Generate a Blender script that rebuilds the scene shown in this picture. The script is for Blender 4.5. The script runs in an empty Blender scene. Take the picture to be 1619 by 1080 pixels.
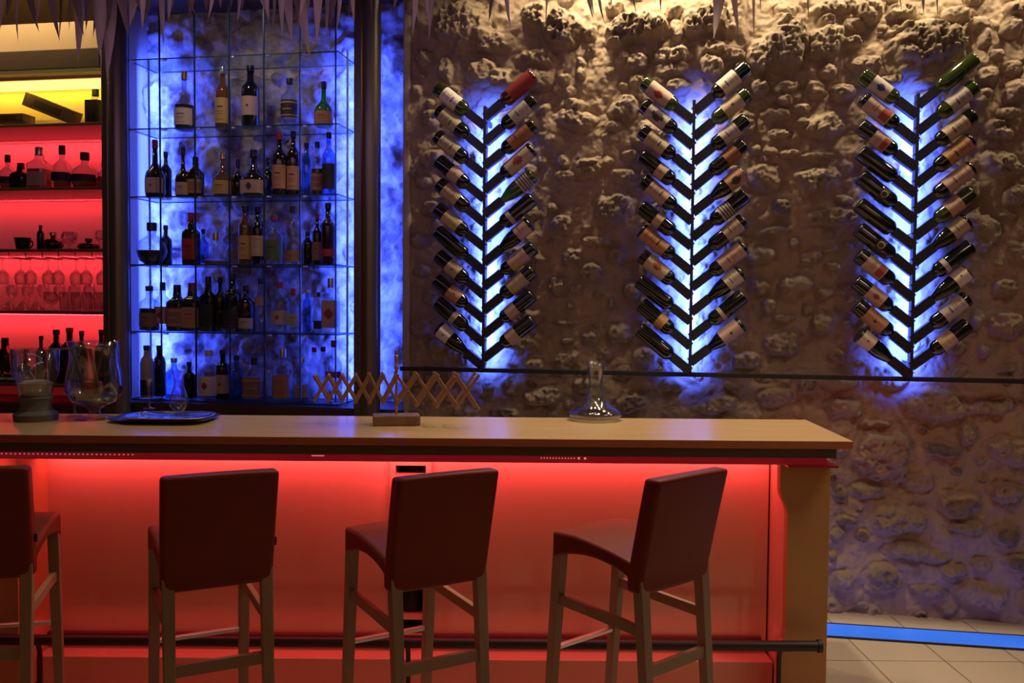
import bpy, bmesh, math, random
import numpy as np
from mathutils import Matrix, Vector, Quaternion

random.seed(7)
SC = bpy.context.scene
COL = SC.collection
PI = math.pi
R = math.radians

# ------------------------------------------------------------------ camera
F_PX = 1460.0
PITCH = math.atan(60 / F_PX)
ROLL = 0.008
CAM = Vector((0, 0, 1.65))
FW = Vector((0, math.cos(PITCH), -math.sin(PITCH)))
UP0 = Vector((0, math.sin(PITCH), math.cos(PITCH)))
RT0 = Vector((1, 0, 0))
RT = RT0 * math.cos(ROLL) + UP0 * math.sin(ROLL)
UPV = UP0 * math.cos(ROLL) - RT0 * math.sin(ROLL)
cd = bpy.data.cameras.new('camera')
cd.sensor_width = 36.0
cd.lens = 36.0 * F_PX / 1619
cd.clip_start = 0.05
cam = bpy.data.objects.new('camera', cd)
COL.objects.link(cam)
m = Matrix.Identity(4)
for i in range(3):
    m[i][0], m[i][1], m[i][2], m[i][3] = RT[i], UPV[i], -FW[i], CAM[i]
cam.matrix_world = m
SC.camera = cam

# ------------------------------------------------------------------ view, world
SC.view_settings.view_transform = 'Standard'
SC.view_settings.look = 'None'
SC.view_settings.gamma = 1.0
SC.view_settings.use_curve_mapping = False
SC.view_settings.exposure = 0.0
SC.cycles.transparent_max_bounces = 24
SC.cycles.max_bounces = 8
SC.cycles.glossy_bounces = 4
SC.cycles.transmission_bounces = 6
SC.cycles.sample_clamp_indirect = 4.0
SC.cycles.blur_glossy = 0.5
w = bpy.data.worlds.new('world')
SC.world = w
w.use_nodes = True
w.node_tree.nodes['Background'].inputs[0].default_value = (0.56, 0.40, 0.44, 1)
w.node_tree.nodes['Background'].inputs[1].default_value = 0.016

# wall frame: s along the stone wall (to the right), o towards the room, z up
WA = math.atan(0.175)
W0 = Vector((0, 5.24, 0))
WU = Vector((math.cos(WA), -math.sin(WA), 0))
WN = Vector((-math.sin(WA), -math.cos(WA), 0))


def wl(s, o, z):
    p = W0 + WU * s + WN * o
    return Vector((p.x, p.y, z))


def ray(px, py):
    return FW + RT * ((px - 809.5) / F_PX) + UPV * ((540 - py) / F_PX)


def on_wall(px, py, o=0.0):
    """where the photo's point lies on the plane parallel to the stone wall"""
    d = ray(px, py)
    P = W0 + WN * o
    q = CAM + d * ((P - CAM).dot(WN) / d.dot(WN))
    return (q - P).dot(WU), q.z


def on_level(px, py, z):
    d = ray(px, py)
    q = CAM + d * ((z - CAM.z) / d.z)
    return q


# ------------------------------------------------------------------ lights
def area(name, loc, direction, sx, sy, power, color, parent=None, spread=180, ax=None):
    l = bpy.data.lights.new(name, 'AREA')
    l.shape = 'RECTANGLE'
    l.size = sx
    l.size_y = sy
    l.energy = power
    l.color = color
    l.spread = R(spread)
    o = bpy.data.objects.new(name, l)
    COL.objects.link(o)
    d = Vector(direction).normalized()
    z = -d
    up = Vector((0, 0, 1)) if abs(d.z) < 0.6 else (ax or WU)
    if abs(d.z) < 0.6:
        y = (up - z * up.dot(z)).normalized()
        x = y.cross(z)
    else:
        x = (up - z * up.dot(z)).normalized()
        y = z.cross(x)
    mm = Matrix.Identity(4)
    for i in range(3):
        mm[i][0], mm[i][1], mm[i][2], mm[i][3] = x[i], y[i], z[i], loc[i]
    o.matrix_world = mm
    return o


def spot(name, loc, target, power, color, angle=70, blend=0.8, rad=0.04):
    l = bpy.data.lights.new(name, 'SPOT')
    l.energy = power
    l.color = color
    l.spot_size = R(angle)
    l.spot_blend = blend
    l.shadow_soft_size = rad
    o = bpy.data.objects.new(name, l)
    COL.objects.link(o)
    o.location = loc
    o.rotation_euler = (Vector(target) - Vector(loc)).to_track_quat('-Z', 'Y').to_euler()
    return o


BLUE = (0.045, 0.105, 1.0)
RED = (1.0, 0.07, 0.085)
RED2 = (1.0, 0.035, 0.05)
BLUE2 = (0.035, 0.075, 1.0)
WARM = (1.0, 0.78, 0.48)
YEL = (1.0, 0.62, 0.06)

# warm wall washers above the thatch edge, close to the stone wall
for i, (s, pw) in enumerate([(0.05, 12), (0.48, 54), (0.95, 42), (1.5, 32), (2.05, 36), (2.6, 28), (3.2, 20)]):
    spot('wall_washer_lamp', wl(s, 0.27, 3.62), wl(s, 0.06, 2.1), pw, WARM, 150, 0.9, 0.05)
spot('niche_warm_fill', wl(-1.65, 0.55, 3.5), wl(-1.6, -.42, 2.6), 12, (1.0, .8, .66), 80, .9, .05)  # added warm fill for the niche stone and the shelf clips
area('thatch_fill_light', (-1.3, 3.2, 2.9), (0, 1, .25), 2.6, .3, 4, (.62, .42, 1.0))  # added purple fill lights that brighten the palm leaves, no fixture there
area('thatch_fill_light', (1.6, 3.2, 2.9), (0, 1, .3), 2.4, .3, .9, (.75, .5, .9))
spot('stool_lamp', (0.3, 3.25, 3.5), (0.3, 3.2, .8), 42, (1.0, .62, .36), 100, .7, .06)
# lamps over the bar and the guests' side
spot('bar_lamp', (0.75, 3.85, 3.6), (0.75, 3.95, 1.1), 150, (1.0, 0.79, 0.56), 62, 0.7, 0.06)
spot('bar_lamp', (-1.1, 3.85, 3.6), (-1.1, 3.95, 1.1), 66, (1.0, 0.79, 0.56), 62, 0.7, 0.06)
area('room_lamp', (1.6, 0.3, 3.1), (0.05, 1.0, -0.7), 1.2, 1.2, 3.6, (1.0, 0.62, 0.38))
area('room_lamp', (2.3, 2.7, 3.2), (-0.12, 0.22, -1), 0.6, 0.6, 7, (1.0, 0.72, 0.52), spread=105)


# ------------------------------------------------------------------ materials
def newmat(name):
    m = bpy.data.materials.new(name)
    m.use_nodes = True
    return m, m.node_tree.nodes, m.node_tree.links, m.node_tree.nodes['Principled BSDF']


def pmat(name, col, rough=0.5, metal=0.0, noise=0.0, scale=20.0, bump=0.0, coat=0.0, spec=0.5, stretch=None, emis=None, estr=0):
    m, N, L, b = newmat(name)
    b.inputs['Roughness'].default_value = rough
    b.inputs['Metallic'].default_value = metal
    b.inputs['Coat Weight'].default_value = coat
    b.inputs['Specular IOR Level'].default_value = spec
    b.inputs['Base Color'].default_value = (*col, 1)
    if emis:
        b.inputs['Emission Color'].default_value = (*emis, 1)
        b.inputs['Emission Strength'].default_value = estr
    if noise or bump:
        tc = N.new('ShaderNodeTexCoord')
        mp = N.new('ShaderNodeMapping')
        if stretch:
            mp.inputs['Scale'].default_value = stretch
        L.new(tc.outputs['Object'], mp.inputs[0])
        n = N.new('ShaderNodeTexNoise')
        n.inputs['Scale'].default_value = scale
        n.inputs['Detail'].default_value = 6
        L.new(mp.outputs[0], n.inputs['Vector'])
        if noise:
            r = N.new('ShaderNodeMix')
            r.data_type = 'RGBA'
            r.inputs[6].default_value = (*[c * (1 - noise) for c in col], 1)
            r.inputs[7].default_value = (*[min(1, c * (1 + noise)) for c in col], 1)
            L.new(n.outputs['Fac'], r.inputs[0])
            L.new(r.outputs[2], b.inputs['Base Color'])
        if bump:
            bp = N.new('ShaderNodeBump')
            bp.inputs['Strength'].default_value = bump
            bp.inputs['Distance'].default_value = 0.01
            L.new(n.outputs['Fac'], bp.inputs['Height'])
            L.new(bp.outputs[0], b.inputs['Normal'])
    return m


def glassmat(name, tint, gloss=0.12, rough=0.03, body=0.0, bodycol=None):
    """thin glass: tinted see-through, fresnel reflection, optional body colour"""
    m, N, L, b = newmat(name)
    N.remove(b)
    out = N['Material Output']
    tr = N.new('ShaderNodeBsdfTransparent')
    tr.inputs[0].default_value = (*tint, 1)
    gl = N.new('ShaderNodeBsdfGlossy')
    gl.inputs['Roughness'].default_value = rough
    base = tr.outputs[0]
    if body:
        df = N.new('ShaderNodeBsdfDiffuse')
        df.inputs[0].default_value = (*(bodycol or tint), 1)
        mx = N.new('ShaderNodeMixShader')
        mx.inputs[0].default_value = body
        L.new(tr.outputs[0], mx.inputs[1])
        L.new(df.outputs[0], mx.inputs[2])
        base = mx.outputs[0]
    lw = N.new('ShaderNodeLayerWeight')
    lw.inputs[0].default_value = 0.35
    mr = N.new('ShaderNodeMapRange')
    mr.inputs[3].default_value = gloss * 0.35
    mr.inputs[4].default_value = min(1.0, gloss * 5)
    L.new(lw.outputs['Facing'], mr.inputs[0])
    mx2 = N.new('ShaderNodeMixShader')
    L.new(mr.outputs[0], mx2.inputs[0])
    L.new(base, mx2.inputs[1])
    L.new(gl.outputs[0], mx2.inputs[2])
    L.new(mx2.outputs[0], out.inputs[0])
    return m


def emat(name, col, strength):
    m, N, L, b = newmat(name)
    b.inputs['Base Color'].default_value = (*[min(1, c) for c in col], 1)
    b.inputs['Emission Color'].default_value = (*col, 1)
    b.inputs['Emission Strength'].default_value = strength
    b.inputs['Roughness'].default_value = 0.25
    return m


def stone_material(name, plaster=False):
    m, N, L, b = newmat(name)
    b.inputs['Roughness'].default_value = 0.92
    b.inputs['Specular IOR Level'].default_value = 0.2
    at = N.new('ShaderNodeAttribute')
    at.attribute_name = 'stone'
    tc = N.new('ShaderNodeTexCoord')
    n1 = N.new('ShaderNodeTexNoise'); n1.inputs['Scale'].default_value = 2.2; n1.inputs['Detail'].default_value = 5
    n2 = N.new('ShaderNodeTexNoise'); n2.inputs['Scale'].default_value = 28; n2.inputs['Detail'].default_value = 8
    n2.inputs['Roughness'].default_value = 0.7
    L.new(tc.outputs['Object'], n1.inputs['Vector'])
    L.new(tc.outputs['Object'], n2.inputs['Vector'])
    def mix(a, bb, fac):
        x = N.new('ShaderNodeMix'); x.data_type = 'RGBA'
        for k, v in ((6, a), (7, bb)):
            if isinstance(v, tuple): x.inputs[k].default_value = (*v, 1)
            else: L.new(v, x.inputs[k])
        L.new(fac, x.inputs[0])
        return x.outputs[2]
    if plaster:
        n1.inputs['Scale'].default_value = 8; n1.inputs['Detail'].default_value = 10; n1.inputs['Roughness'].default_value = .68; rp = N.new('ShaderNodeMapRange'); rp.inputs[1].default_value = .36; rp.inputs[2].default_value = .64; L.new(n1.outputs['Fac'], rp.inputs[0])
        mort = mix((0.17, 0.15, 0.14), (0.6, 0.55, 0.5), rp.outputs[0])
    else:
        mort = mix((0.26, 0.19, 0.14), (0.47, 0.37, 0.26), n1.outputs['Fac'])
    st = mix((0.13, 0.10, 0.075), (0.42, 0.345, 0.25), n2.outputs['Fac'])
    dk = N.new('ShaderNodeMapRange'); dk.inputs[1].default_value = .72; dk.inputs[2].default_value = .95; L.new(at.outputs['Fac'], dk.inputs[0])
    st2 = mix((0.03, 0.024, 0.02), (0.17, 0.13, 0.10), n2.outputs['Fac'])
    st = mix(st, st2, dk.outputs[0])
    c = mix(mort, st, at.outputs['Fac'])
    L.new(c, b.inputs['Base Color'])
    n3 = N.new('ShaderNodeTexNoise'); n3.inputs['Scale'].default_value = 55; n3.inputs['Detail'].default_value = 8
    n3.inputs['Roughness'].default_value = 0.65
    L.new(tc.outputs['Object'], n3.inputs['Vector'])
    bp = N.new('ShaderNodeBump'); bp.inputs['Strength'].default_value = 0.55; bp.inputs['Distance'].default_value = 0.012
    L.new(n3.outputs['Fac'], bp.inputs['Height'])
    L.new(bp.outputs[0], b.inputs['Normal'])
    return m


M = {}
M['stone'] = stone_material('stone_wall')
M['niche_stone'] = stone_material('niche_plaster', True)
M['plaster'] = pmat('plaster', (0.42, 0.36, 0.29), 0.9, noise=0.15, scale=6, bump=0.4)
M['darkwood'] = pmat('dark_wood', (0.055, 0.032, 0.02), 0.45, noise=0.3, scale=8, stretch=(1, 8, 8))
M['beam'] = pmat('beam_wood', (0.09, 0.055, 0.03), 0.6, noise=0.3, scale=8, stretch=(1, 8, 8))
M['creamwood'] = pmat('pale_wood', (0.62, 0.46, 0.27), 0.6, noise=0.1, scale=5)
M['steel'] = pmat('painted_steel_column', (0.16, 0.13, 0.11), 0.32, metal=0.6)
M['black_metal'] = pmat('black_metal', (0.03, 0.028, 0.032), 0.45, metal=0.4)
M['rack_metal'] = pmat('rack_sheet_metal', (0.035, 0.034, 0.045), 0.42, metal=0.5)
M['chrome'] = pmat('chrome', (0.75, 0.75, 0.78), 0.15, metal=1.0)
M['clip'] = pmat('clip_steel', (0.7, 0.7, 0.72), 0.3, metal=0.9)
M['brass'] = pmat('brass', (0.55, 0.38, 0.18), 0.3, metal=0.9)
M['leather'] = pmat('brown_leatherette', (0.15, 0.02, 0.01), 0.5, noise=0.12, scale=9, bump=0.08, spec=0.3)
M['legwood'] = pmat('stool_wood', (0.25, 0.185, 0.12), 0.5, noise=0.15, scale=10, stretch=(6, 6, 1))
M['countertop'] = pmat('counter_wood', (0.50, 0.34, 0.18), 0.2, noise=0.16, scale=3.5, stretch=(1.0, 9, 4), spec=0.5)
M['counteredge'] = pmat('counter_edge_wood', (0.34, 0.12, 0.055), 0.35, noise=0.1, scale=5)
M['barpanel'] = pmat('bar_panel_wood', (0.6, 0.40, 0.28), 0.13, noise=0.1, scale=2.0, stretch=(1, 1, .4), spec=0.9)
M['pier'] = pmat('pier_wood', (0.42, 0.235, 0.09), 0.5, noise=0.1, scale=5)
M['dark_int'] = pmat('dark_interior', (0.012, 0.01, 0.01), 0.7)
M['slat'] = pmat('slat_wood', (0.27, 0.15, 0.085), 0.5, noise=0.2, scale=20)
M['block'] = pmat('block_wood', (0.2, 0.12, 0.07), 0.55, noise=0.2, scale=14)
M['redback'] = pmat('backbar_panel', (0.85, 0.8, 0.74), 0.45)
M['yellowback'] = pmat('upper_backbar_panel', (0.78, 0.6, 0.3), 0.5)
M['shelfdark'] = pmat('shelf_edge', (0.10, 0.045, 0.03), 0.4)
M['leaf'] = pmat('dry_palm_leaf', (0.58, 0.48, 0.42), 0.8, noise=0.3, scale=9, stretch=(5, 5, 1))
M['leaf_dark'] = pmat('dark_palm_leaf', (0.24, 0.17, 0.15), 0.8, noise=0.3, scale=9, stretch=(5, 5, 1))
M['thatch'] = pmat('thatch_roof', (0.2, 0.13, 0.09), 0.9, noise=0.4, scale=30, bump=0.8)
M['glass'] = glassmat('clear_glass', (0.93, 0.95, 0.96), 0.15)
M['shelfglass'] = glassmat('shelf_glass', (0.86, 0.92, 0.95), 0.05, 0.05)
M['glassedge'] = pmat('glass_edge', (0.02, 0.06, 0.09), 0.2)
M['sand'] = pmat('sand', (0.4, 0.35, 0.29), 0.95, noise=0.25, scale=90, bump=0.5)
M['stone_base'] = pmat('stone_candle_base', (0.12, 0.11, 0.105), 0.85, noise=0.25, scale=30, bump=0.4)
M['coffee'] = pmat('coffee_beans', (0.022, 0.012, 0.008), 0.6, noise=0.5, scale=60, bump=1)
M['bark'] = pmat('cinnamon_bark', (0.09, 0.035, 0.02), 0.7, noise=0.3, scale=20)
M['tray'] = pmat('silver_tray', (0.42, 0.42, 0.45), 0.13, metal=1.0)
M['capblack'] = pmat('black_cap', (0.012, 0.012, 0.014), 0.35)
M['capred'] = pmat('red_cap', (0.35, 0.02, 0.02), 0.4)
M['capsilver'] = pmat('silver_cap', (0.6, 0.6, 0.62), 0.25, metal=0.9)
M['capgold'] = pmat('gold_cap', (0.6, 0.4, 0.12), 0.3, metal=0.9)
M['capcream'] = pmat('cream_cap', (0.6, 0.5, 0.35), 0.5)
M['led_red'] = emat('red_led', (1.0, 0.08, 0.06), 14)
M['led_glint_dot'] = emat('led_glint', (1.0, 0.4, 0.34), .5)  # glow stands in for reflected points of light
M['led_yellow'] = emat('yellow_light_panel', (1.0, 0.74, 0.2), 1.6)
M['print_dark'] = pmat('label_print_dark', (0.05, 0.03, 0.03), 0.6)
M['print_red'] = pmat('label_print_red', (0.3, 0.05, 0.03), 0.6)
M['print_blue'] = pmat('label_print_blue', (0.03, 0.04, 0.2), 0.6)
M['print_gold'] = pmat('label_print_gold', (0.5, 0.33, 0.12), 0.4)
_lab = {}


def labmat(col):
    k = tuple(round(c, 3) for c in col)
    if k not in _lab:
        _lab[k] = pmat('paper_label', col, 0.6, noise=0.06, scale=40)
    return _lab[k]


G = {}
G['black'] = glassmat('black_bottle_glass', (0.02, 0.025, 0.02), 0.13, 0.08, 0.85, (0.008, 0.010, 0.008))
G['green'] = glassmat('green_bottle_glass', (0.25, 0.38, 0.08), 0.13, 0.08, 0.55, (0.045, 0.06, 0.012))
G['red'] = glassmat('red_wine_glass', (0.35, 0.02, 0.02), 0.13, 0.08, 0.7, (0.1, 0.008, 0.006))
G['clear'] = glassmat('clear_bottle_glass', (0.86, 0.9, 0.93), 0.12, 0.05, 0.05, (0.4, 0.45, 0.5))
G['blue'] = glassmat('blue_bottle_glass', (0.35, 0.55, 0.9), 0.12, 0.05, 0.1, (0.05, 0.1, 0.3))
G['amber'] = glassmat('amber_bottle_glass', (0.55, 0.3, 0.1), 0.12, 0.05, 0.5, (0.25, 0.11, 0.03))
G['brown'] = glassmat('brown_bottle_glass', (0.18, 0.07, 0.03), 0.12, 0.05, 0.75, (0.03, 0.014, 0.008))
G['brightgreen'] = glassmat('bright_green_glass', (0.2, 0.6, 0.12), 0.12, 0.05, 0.35, (0.05, 0.2, 0.03))
G['cream'] = pmat('cream_bottle', (0.55, 0.45, 0.3), 0.4)
LQ = {'amber': glassmat('amber_spirit', (0.55, 0.24, 0.06), 0.03, 0.1, 0.5, (0.38, 0.16, 0.04)),
      'dark': glassmat('dark_spirit', (0.15, 0.05, 0.03), 0.03, 0.1, 0.7, (0.05, 0.02, 0.012))}


# ------------------------------------------------------------------ mesh kit
class MB:
    def __init__(self):
        self.v = []; self.f = []; self.mi = []

    def add(self, vs, fs, mi=0, mat=None):
        n = len(self.v)
        if mat is not None:
            vs = [mat @ Vector(x) for x in vs]
        self.v += [tuple(x) for x in vs]
        self.f += [tuple(i + n for i in f) for f in fs]
        self.mi += [mi] * len(fs)
        return self

    def box(self, c, d, mi=0, mat=None):
        x, y, z = d[0] / 2, d[1] / 2, d[2] / 2
        vs = [(c[0] + i * x, c[1] + j * y, c[2] + k * z) for i in (-1, 1) for j in (-1, 1) for k in (-1, 1)]
        fs = [(0, 1, 3, 2), (4, 6, 7, 5), (0, 4, 5, 1), (2, 3, 7, 6), (0, 2, 6, 4), (1, 5, 7, 3)]
        return self.add(vs, fs, mi, mat)

    def hexa(self, bot, top, mi=0, mat=None):
        vs = list(bot) + list(top)
        fs = [(3, 2, 1, 0), (4, 5, 6, 7)] + [(i, (i + 1) % 4, 4 + (i + 1) % 4, 4 + i) for i in range(4)]
        return self.add(vs, fs, mi, mat)

    def prism(self, pts, y0, y1, mi=0, mat=None):
        """outline in x,z extruded along y"""
        n = len(pts)
        vs = [(p[0], y0, p[1]) for p in pts] + [(p[0], y1, p[1]) for p in pts]
        fs = [tuple(range(n)), tuple(range(2 * n - 1, n - 1, -1))]
        fs += [(i, n + i, n + (i + 1) % n, (i + 1) % n) for i in range(n)]
        return self.add(vs, fs, mi, mat)

    def lathe(self, prof, seg=24, mi=0, mat=None, square=0.0, a0=0.0, a1=2 * PI, sx=1.0, sy=1.0):
        full = abs(a1 - a0 - 2 * PI) < 1e-6
        nseg = seg if full else seg + 1
        vs = []
        for (r, z) in prof:
            for i in range(nseg):
                a = a0 + (a1 - a0) * i / seg
                k = 1.0
                if square:
                    c, s = abs(math.cos(a)), abs(math.sin(a))
                    e = 2 + square * 6
                    k = 1.0 / ((c ** e + s ** e) ** (1 / e))
                vs.append((r * k * math.cos(a) * sx, r * k * math.sin(a) * sy, z))
        fs = []
        for j in range(len(prof) - 1):
            for i in range(seg):
                i2 = (i + 1) % nseg if full else i + 1
                fs.append((j * nseg + i, j * nseg + i2, (j + 1) * nseg + i2, (j + 1) * nseg + i))
        return self.add(vs, fs, mi, mat)

    def tube(self, path, r, seg=12, mi=0, cap=True, mat=None):
        pts = [Vector(p) for p in path]
        rs = r if isinstance(r, (list, tuple)) else [r] * len(pts)
        vs = []
        prev = None
        for i, p in enumerate(pts):
            t = (pts[min(i + 1, len(pts) - 1)] - pts[max(i - 1, 0)]).normalized()
            if prev is None:
                ref = Vector((0, 0, 1)) if abs(t.z) < 0.9 else Vector((1, 0, 0))
                x = (ref - t * ref.dot(t)).normalized()
            else:
                x = (prev - t * prev.dot(t)).normalized()
            prev = x
            y = t.cross(x)
            for k in range(seg):
                a = 2 * PI * k / seg
                vs.append(p + x * math.cos(a) * rs[i] + y * math.sin(a) * rs[i])
        fs = []
        for j in range(len(pts) - 1):
            for i in range(seg):
                i2 = (i + 1) % seg
                fs.append((j * seg + i, j * seg + i2, (j + 1) * seg + i2, (j + 1) * seg + i))
        if cap:
            fs.append(tuple(range(seg - 1, -1, -1)))
            fs.append(tuple((len(pts) - 1) * seg + i for i in range(seg)))
        return self.add(vs, fs, mi, mat)

    def bar(self, a, b, w, h, mi=0, ref=(0, 0, 1)):
        """rectangular bar from a to b, w across, h along ref"""
        a, b = Vector(a), Vector(b)
        t = (b - a).normalized()
        rf = Vector(ref)
        y = (rf - t * rf.dot(t)).normalized()
        x = t.cross(y)
        vs = []
        for p in (a, b):
            for i, j in ((-1, -1), (1, -1), (1, 1), (-1, 1)):
                vs.append(p + x * (i * w / 2) + y * (j * h / 2))
        fs = [(3, 2, 1, 0), (4, 5, 6, 7)] + [(i, (i + 1) % 4, 4 + (i + 1) % 4, 4 + i) for i in range(4)]
        return self.add(vs, fs, mi)

    def mesh(self, name, mats, smooth=False):
        me = bpy.data.meshes.new(name)
        me.from_pydata(self.v, [], self.f)
        for mm in (mats if isinstance(mats, (list, tuple)) else [mats]):
            me.materials.append(mm)
        for p, k in zip(me.polygons, self.mi):
            p.material_index = k
        bm = bmesh.new(); bm.from_mesh(me)
        bmesh.ops.recalc_face_normals(bm, faces=bm.faces)
        bm.to_mesh(me); bm.free()
        if smooth:
            me.shade_smooth() if smooth == 'all' else me.shade_smooth()
            if smooth != 'all':
                try:
                    me.set_sharp_from_angle(angle=R(40))
                except Exception:
                    pass
        return me

    def build(self, name, mats, parent=None, smooth=False, bevel=0.0, seg=2, sub=0):
        me = self.mesh(name, mats, smooth)
        o = bpy.data.objects.new(name, me)
        COL.objects.link(o)
        if parent: o.parent = parent
        if bevel:
            b = o.modifiers.new('bevel', 'BEVEL'); b.width = bevel; b.segments = seg; b.limit_method = 'ANGLE'
        if sub:
            b = o.modifiers.new('subdivision', 'SUBSURF'); b.levels = sub; b.render_levels = sub
        return o


def tag(o, label=None, cat=None, group=None, kind=None):
    if label: o['label'] = label
    if cat: o['category'] = cat
    if group: o['group'] = group
    if kind: o['kind'] = kind
    return o


def empty(name, loc, rz=0.0, label=None, cat=None, group=None):
    o = bpy.data.objects.new(name, None)
    COL.objects.link(o)
    o.empty_display_size = 0.05
    o.location = loc
    o.rotation_euler = (0, 0, rz)
    return tag(o, label, cat, group)


def place(o, loc, rz=0.0):
    o.location = loc
    o.rotation_euler = (0, 0, rz)
    return o


ORD = ['first', 'second', 'third', 'fourth', 'fifth', 'sixth', 'seventh', 'eighth', 'ninth', 'tenth', 'eleventh',
       'twelfth', 'thirteenth', 'fourteenth', 'fifteenth', 'sixteenth']

# ------------------------------------------------------------------ noise
_rng = np.random.RandomState(3)
_T = _rng.rand(8, 256, 256)


def vn(x, y, k=0):
    xi = np.floor(x).astype(int); yi = np.floor(y).astype(int)
    fx = x - xi; fy = y - yi
    fx = fx * fx * (3 - 2 * fx); fy = fy * fy * (3 - 2 * fy)
    T = _T[k % 8]
    a = T[xi % 256, yi % 256]; b = T[(xi + 1) % 256, yi % 256]
    c = T[xi % 256, (yi + 1) % 256]; d = T[(xi + 1) % 256, (yi + 1) % 256]
    return (a * (1 - fx) + b * fx) * (1 - fy) + (c * (1 - fx) + d * fx) * fy


def fbm(x, y, o=4, k=0):
    t = 0; amp = 0.5; n = 0
    for i in range(o):
        t = t + amp * vn(x * 2 ** i + 13.7 * i, y * 2 ** i + 7.3 * i, k + i); n += amp; amp *= 0.55
    return t / n


# hand-read stones of the photographed wall: px, py, rx, ry (pixels), ruggedness 0-1
STONES = """731,40,50,36,.5 747,12,17,10,.3 782,71,33,16,.6 762,115,26,18,.1 794,126,19,18,.4 849,95,32,14,.8 847,22,20,22,1 889,45,34,28,1
932,51,12,12,.5 893,126,11,10,.2 845,127,30,16,.1 913,190,34,16,.7 911,166,14,9,.4 919,110,8,18,.4 670,95,18,17,.5 680,190,17,16,.4 681,164,8,8,.2
660,144,10,10,.3 705,108,12,20,.2 1005,45,45,25,1 970,12,12,14,.5 1063,18,13,17,.1 1069,51,11,15,.1 1116,34,37,22,.9 1161,24,16,28,.3
1241,18,15,9,.2 1246,68,36,38,.9 1208,86,22,24,.7 1126,77,20,12,.6 1160,87,20,9,.6 1063,89,30,14,.7 1065,109,28,12,.1 1009,99,18,14,.5
988,83,8,12,.5 1124,111,17,17,.7 1071,134,18,11,.1 1007,128,12,10,.2 984,168,23,20,.6 986,136,9,6,.2 972,200,14,10,.4 1201,138,15,15,.7
1245,138,16,10,.4 1243,160,12,9,.4 1227,182,22,9,.2 1270,172,14,8,.3 1272,193,15,9,.3 1169,111,12,12,.5 1462,69,63,34,1 1315,12,35,12,.8
1374,19,20,18,.6 1424,21,20,12,.7 1347,40,17,9,.1 1307,35,12,10,.5 1312,69,28,23,.4 1349,69,14,8,.8 1364,100,20,10,.4 1441,107,20,9,.2
1405,128,19,9,.5 1309,113,13,12,.5 1292,142,17,14,.2 1334,147,16,14,.5 1575,86,10,8,.1 1558,58,9,14,.2 1552,36,14,10,.2 1600,44,14,16,.4
1606,12,14,12,.7 1600,109,15,10,.4 1562,120,13,14,.4 1606,147,15,17,.4 1552,155,15,13,.4 1579,201,19,10,.6 1598,180,16,9,.2 1458,150,15,6,.2
1303,199,26,18,.5 1470,130,22,7,.2 1502,113,10,9,.2 1510,24,22,10,.3 926,263,23,18,.8 961,253,9,8,.5 890,253,11,10,.4 894,277,16,9,.4
985,277,20,12,.6 996,246,15,8,.4 968,330,31,25,.7 887,355,19,14,.7 873,327,9,8,.4 915,332,7,5,.2 926,360,8,4,.2 940,383,24,8,.3
904,408,16,14,.7 978,404,14,13,.4 936,434,21,14,.5 883,450,15,14,.5 901,483,7,6,.2 966,481,6,8,.2 894,510,22,4,.1 943,513,10,3,.1
978,527,19,17,.4 897,539,10,5,.1 996,460,13,15,.2 1017,562,18,14,.4 1234,210,18,8,.4 1220,239,12,7,.3 1252,242,17,6,.4 1291,246,22,4,.2
1196,237,9,8,.1 1210,281,28,18,.5 1291,288,35,20,.8 1238,330,14,15,.8 1319,344,37,14,.6 1231,365,24,8,.5 1256,386,9,9,.2 1206,404,20,13,.4
1280,408,16,11,.4 1315,397,14,3,.1 1315,422,12,7,.2 1256,457,28,20,.2 1301,466,14,9,.5 1277,489,9,8,.2 1238,503,18,7,.2 1301,510,17,16,.4
1203,453,15,12,.3 1213,485,10,13,.2 1238,541,26,20,.3 1343,390,9,7,.2 1336,316,12,6,.3 1585,211,19,9,.6 1581,259,29,20,.8 1607,307,18,14,.7
1552,367,32,30,.2 1596,341,11,4,.2 1592,452,18,13,.6 1589,511,27,20,.4 1544,504,10,14,.3 1552,556,8,9,.2 1589,582,16,5,.3 1393,715,38,38,.4
1418,822,42,24,.4 1530,833,27,9,.3 1478,641,52,24,.3 1333,644,25,16,.3 1489,711,27,12,.3 1396,915,28,23,.3 1530,689,14,15,.3 1381,670,26,6,.2
1370,774,26,14,.3 1518,796,34,18,.3 1592,781,24,13,.3 1598,711,32,21,.3 1326,778,11,13,.2 1552,944,38,22,.3 1448,874,46,12,.3 1474,935,26,10,.2
1496,963,18,8,.2 1504,900,20,10,.3 1596,845,22,12,.3 1609,889,22,12,.3 1337,822,16,8,.2 1333,918,20,17,.2 1570,640,30,12,.3 1330,610,26,9,.2
686,250,20,16,.5 670,290,15,12,.3 680,330,15,12,.4 665,380,18,12,.5 690,360,10,14,.2 668,430,14,10,.2 680,470,14,12,.3 664,520,16,12,.3
690,545,14,10,.3 730,180,8,10,.3 1130,640,30,16,.3 1000,640,30,14,.3 1180,570,22,12,.4 1230,630,30,14,.3 860,625,28,14,.4 930,610,24,12,.4
820,540,20,14,.4 845,575,14,9,.4 700,620,26,14,.3 1060,610,18,10,.3 620,470,14,16,.5 625,360,14,18,.5 622,560,12,16,.5"""


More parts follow.
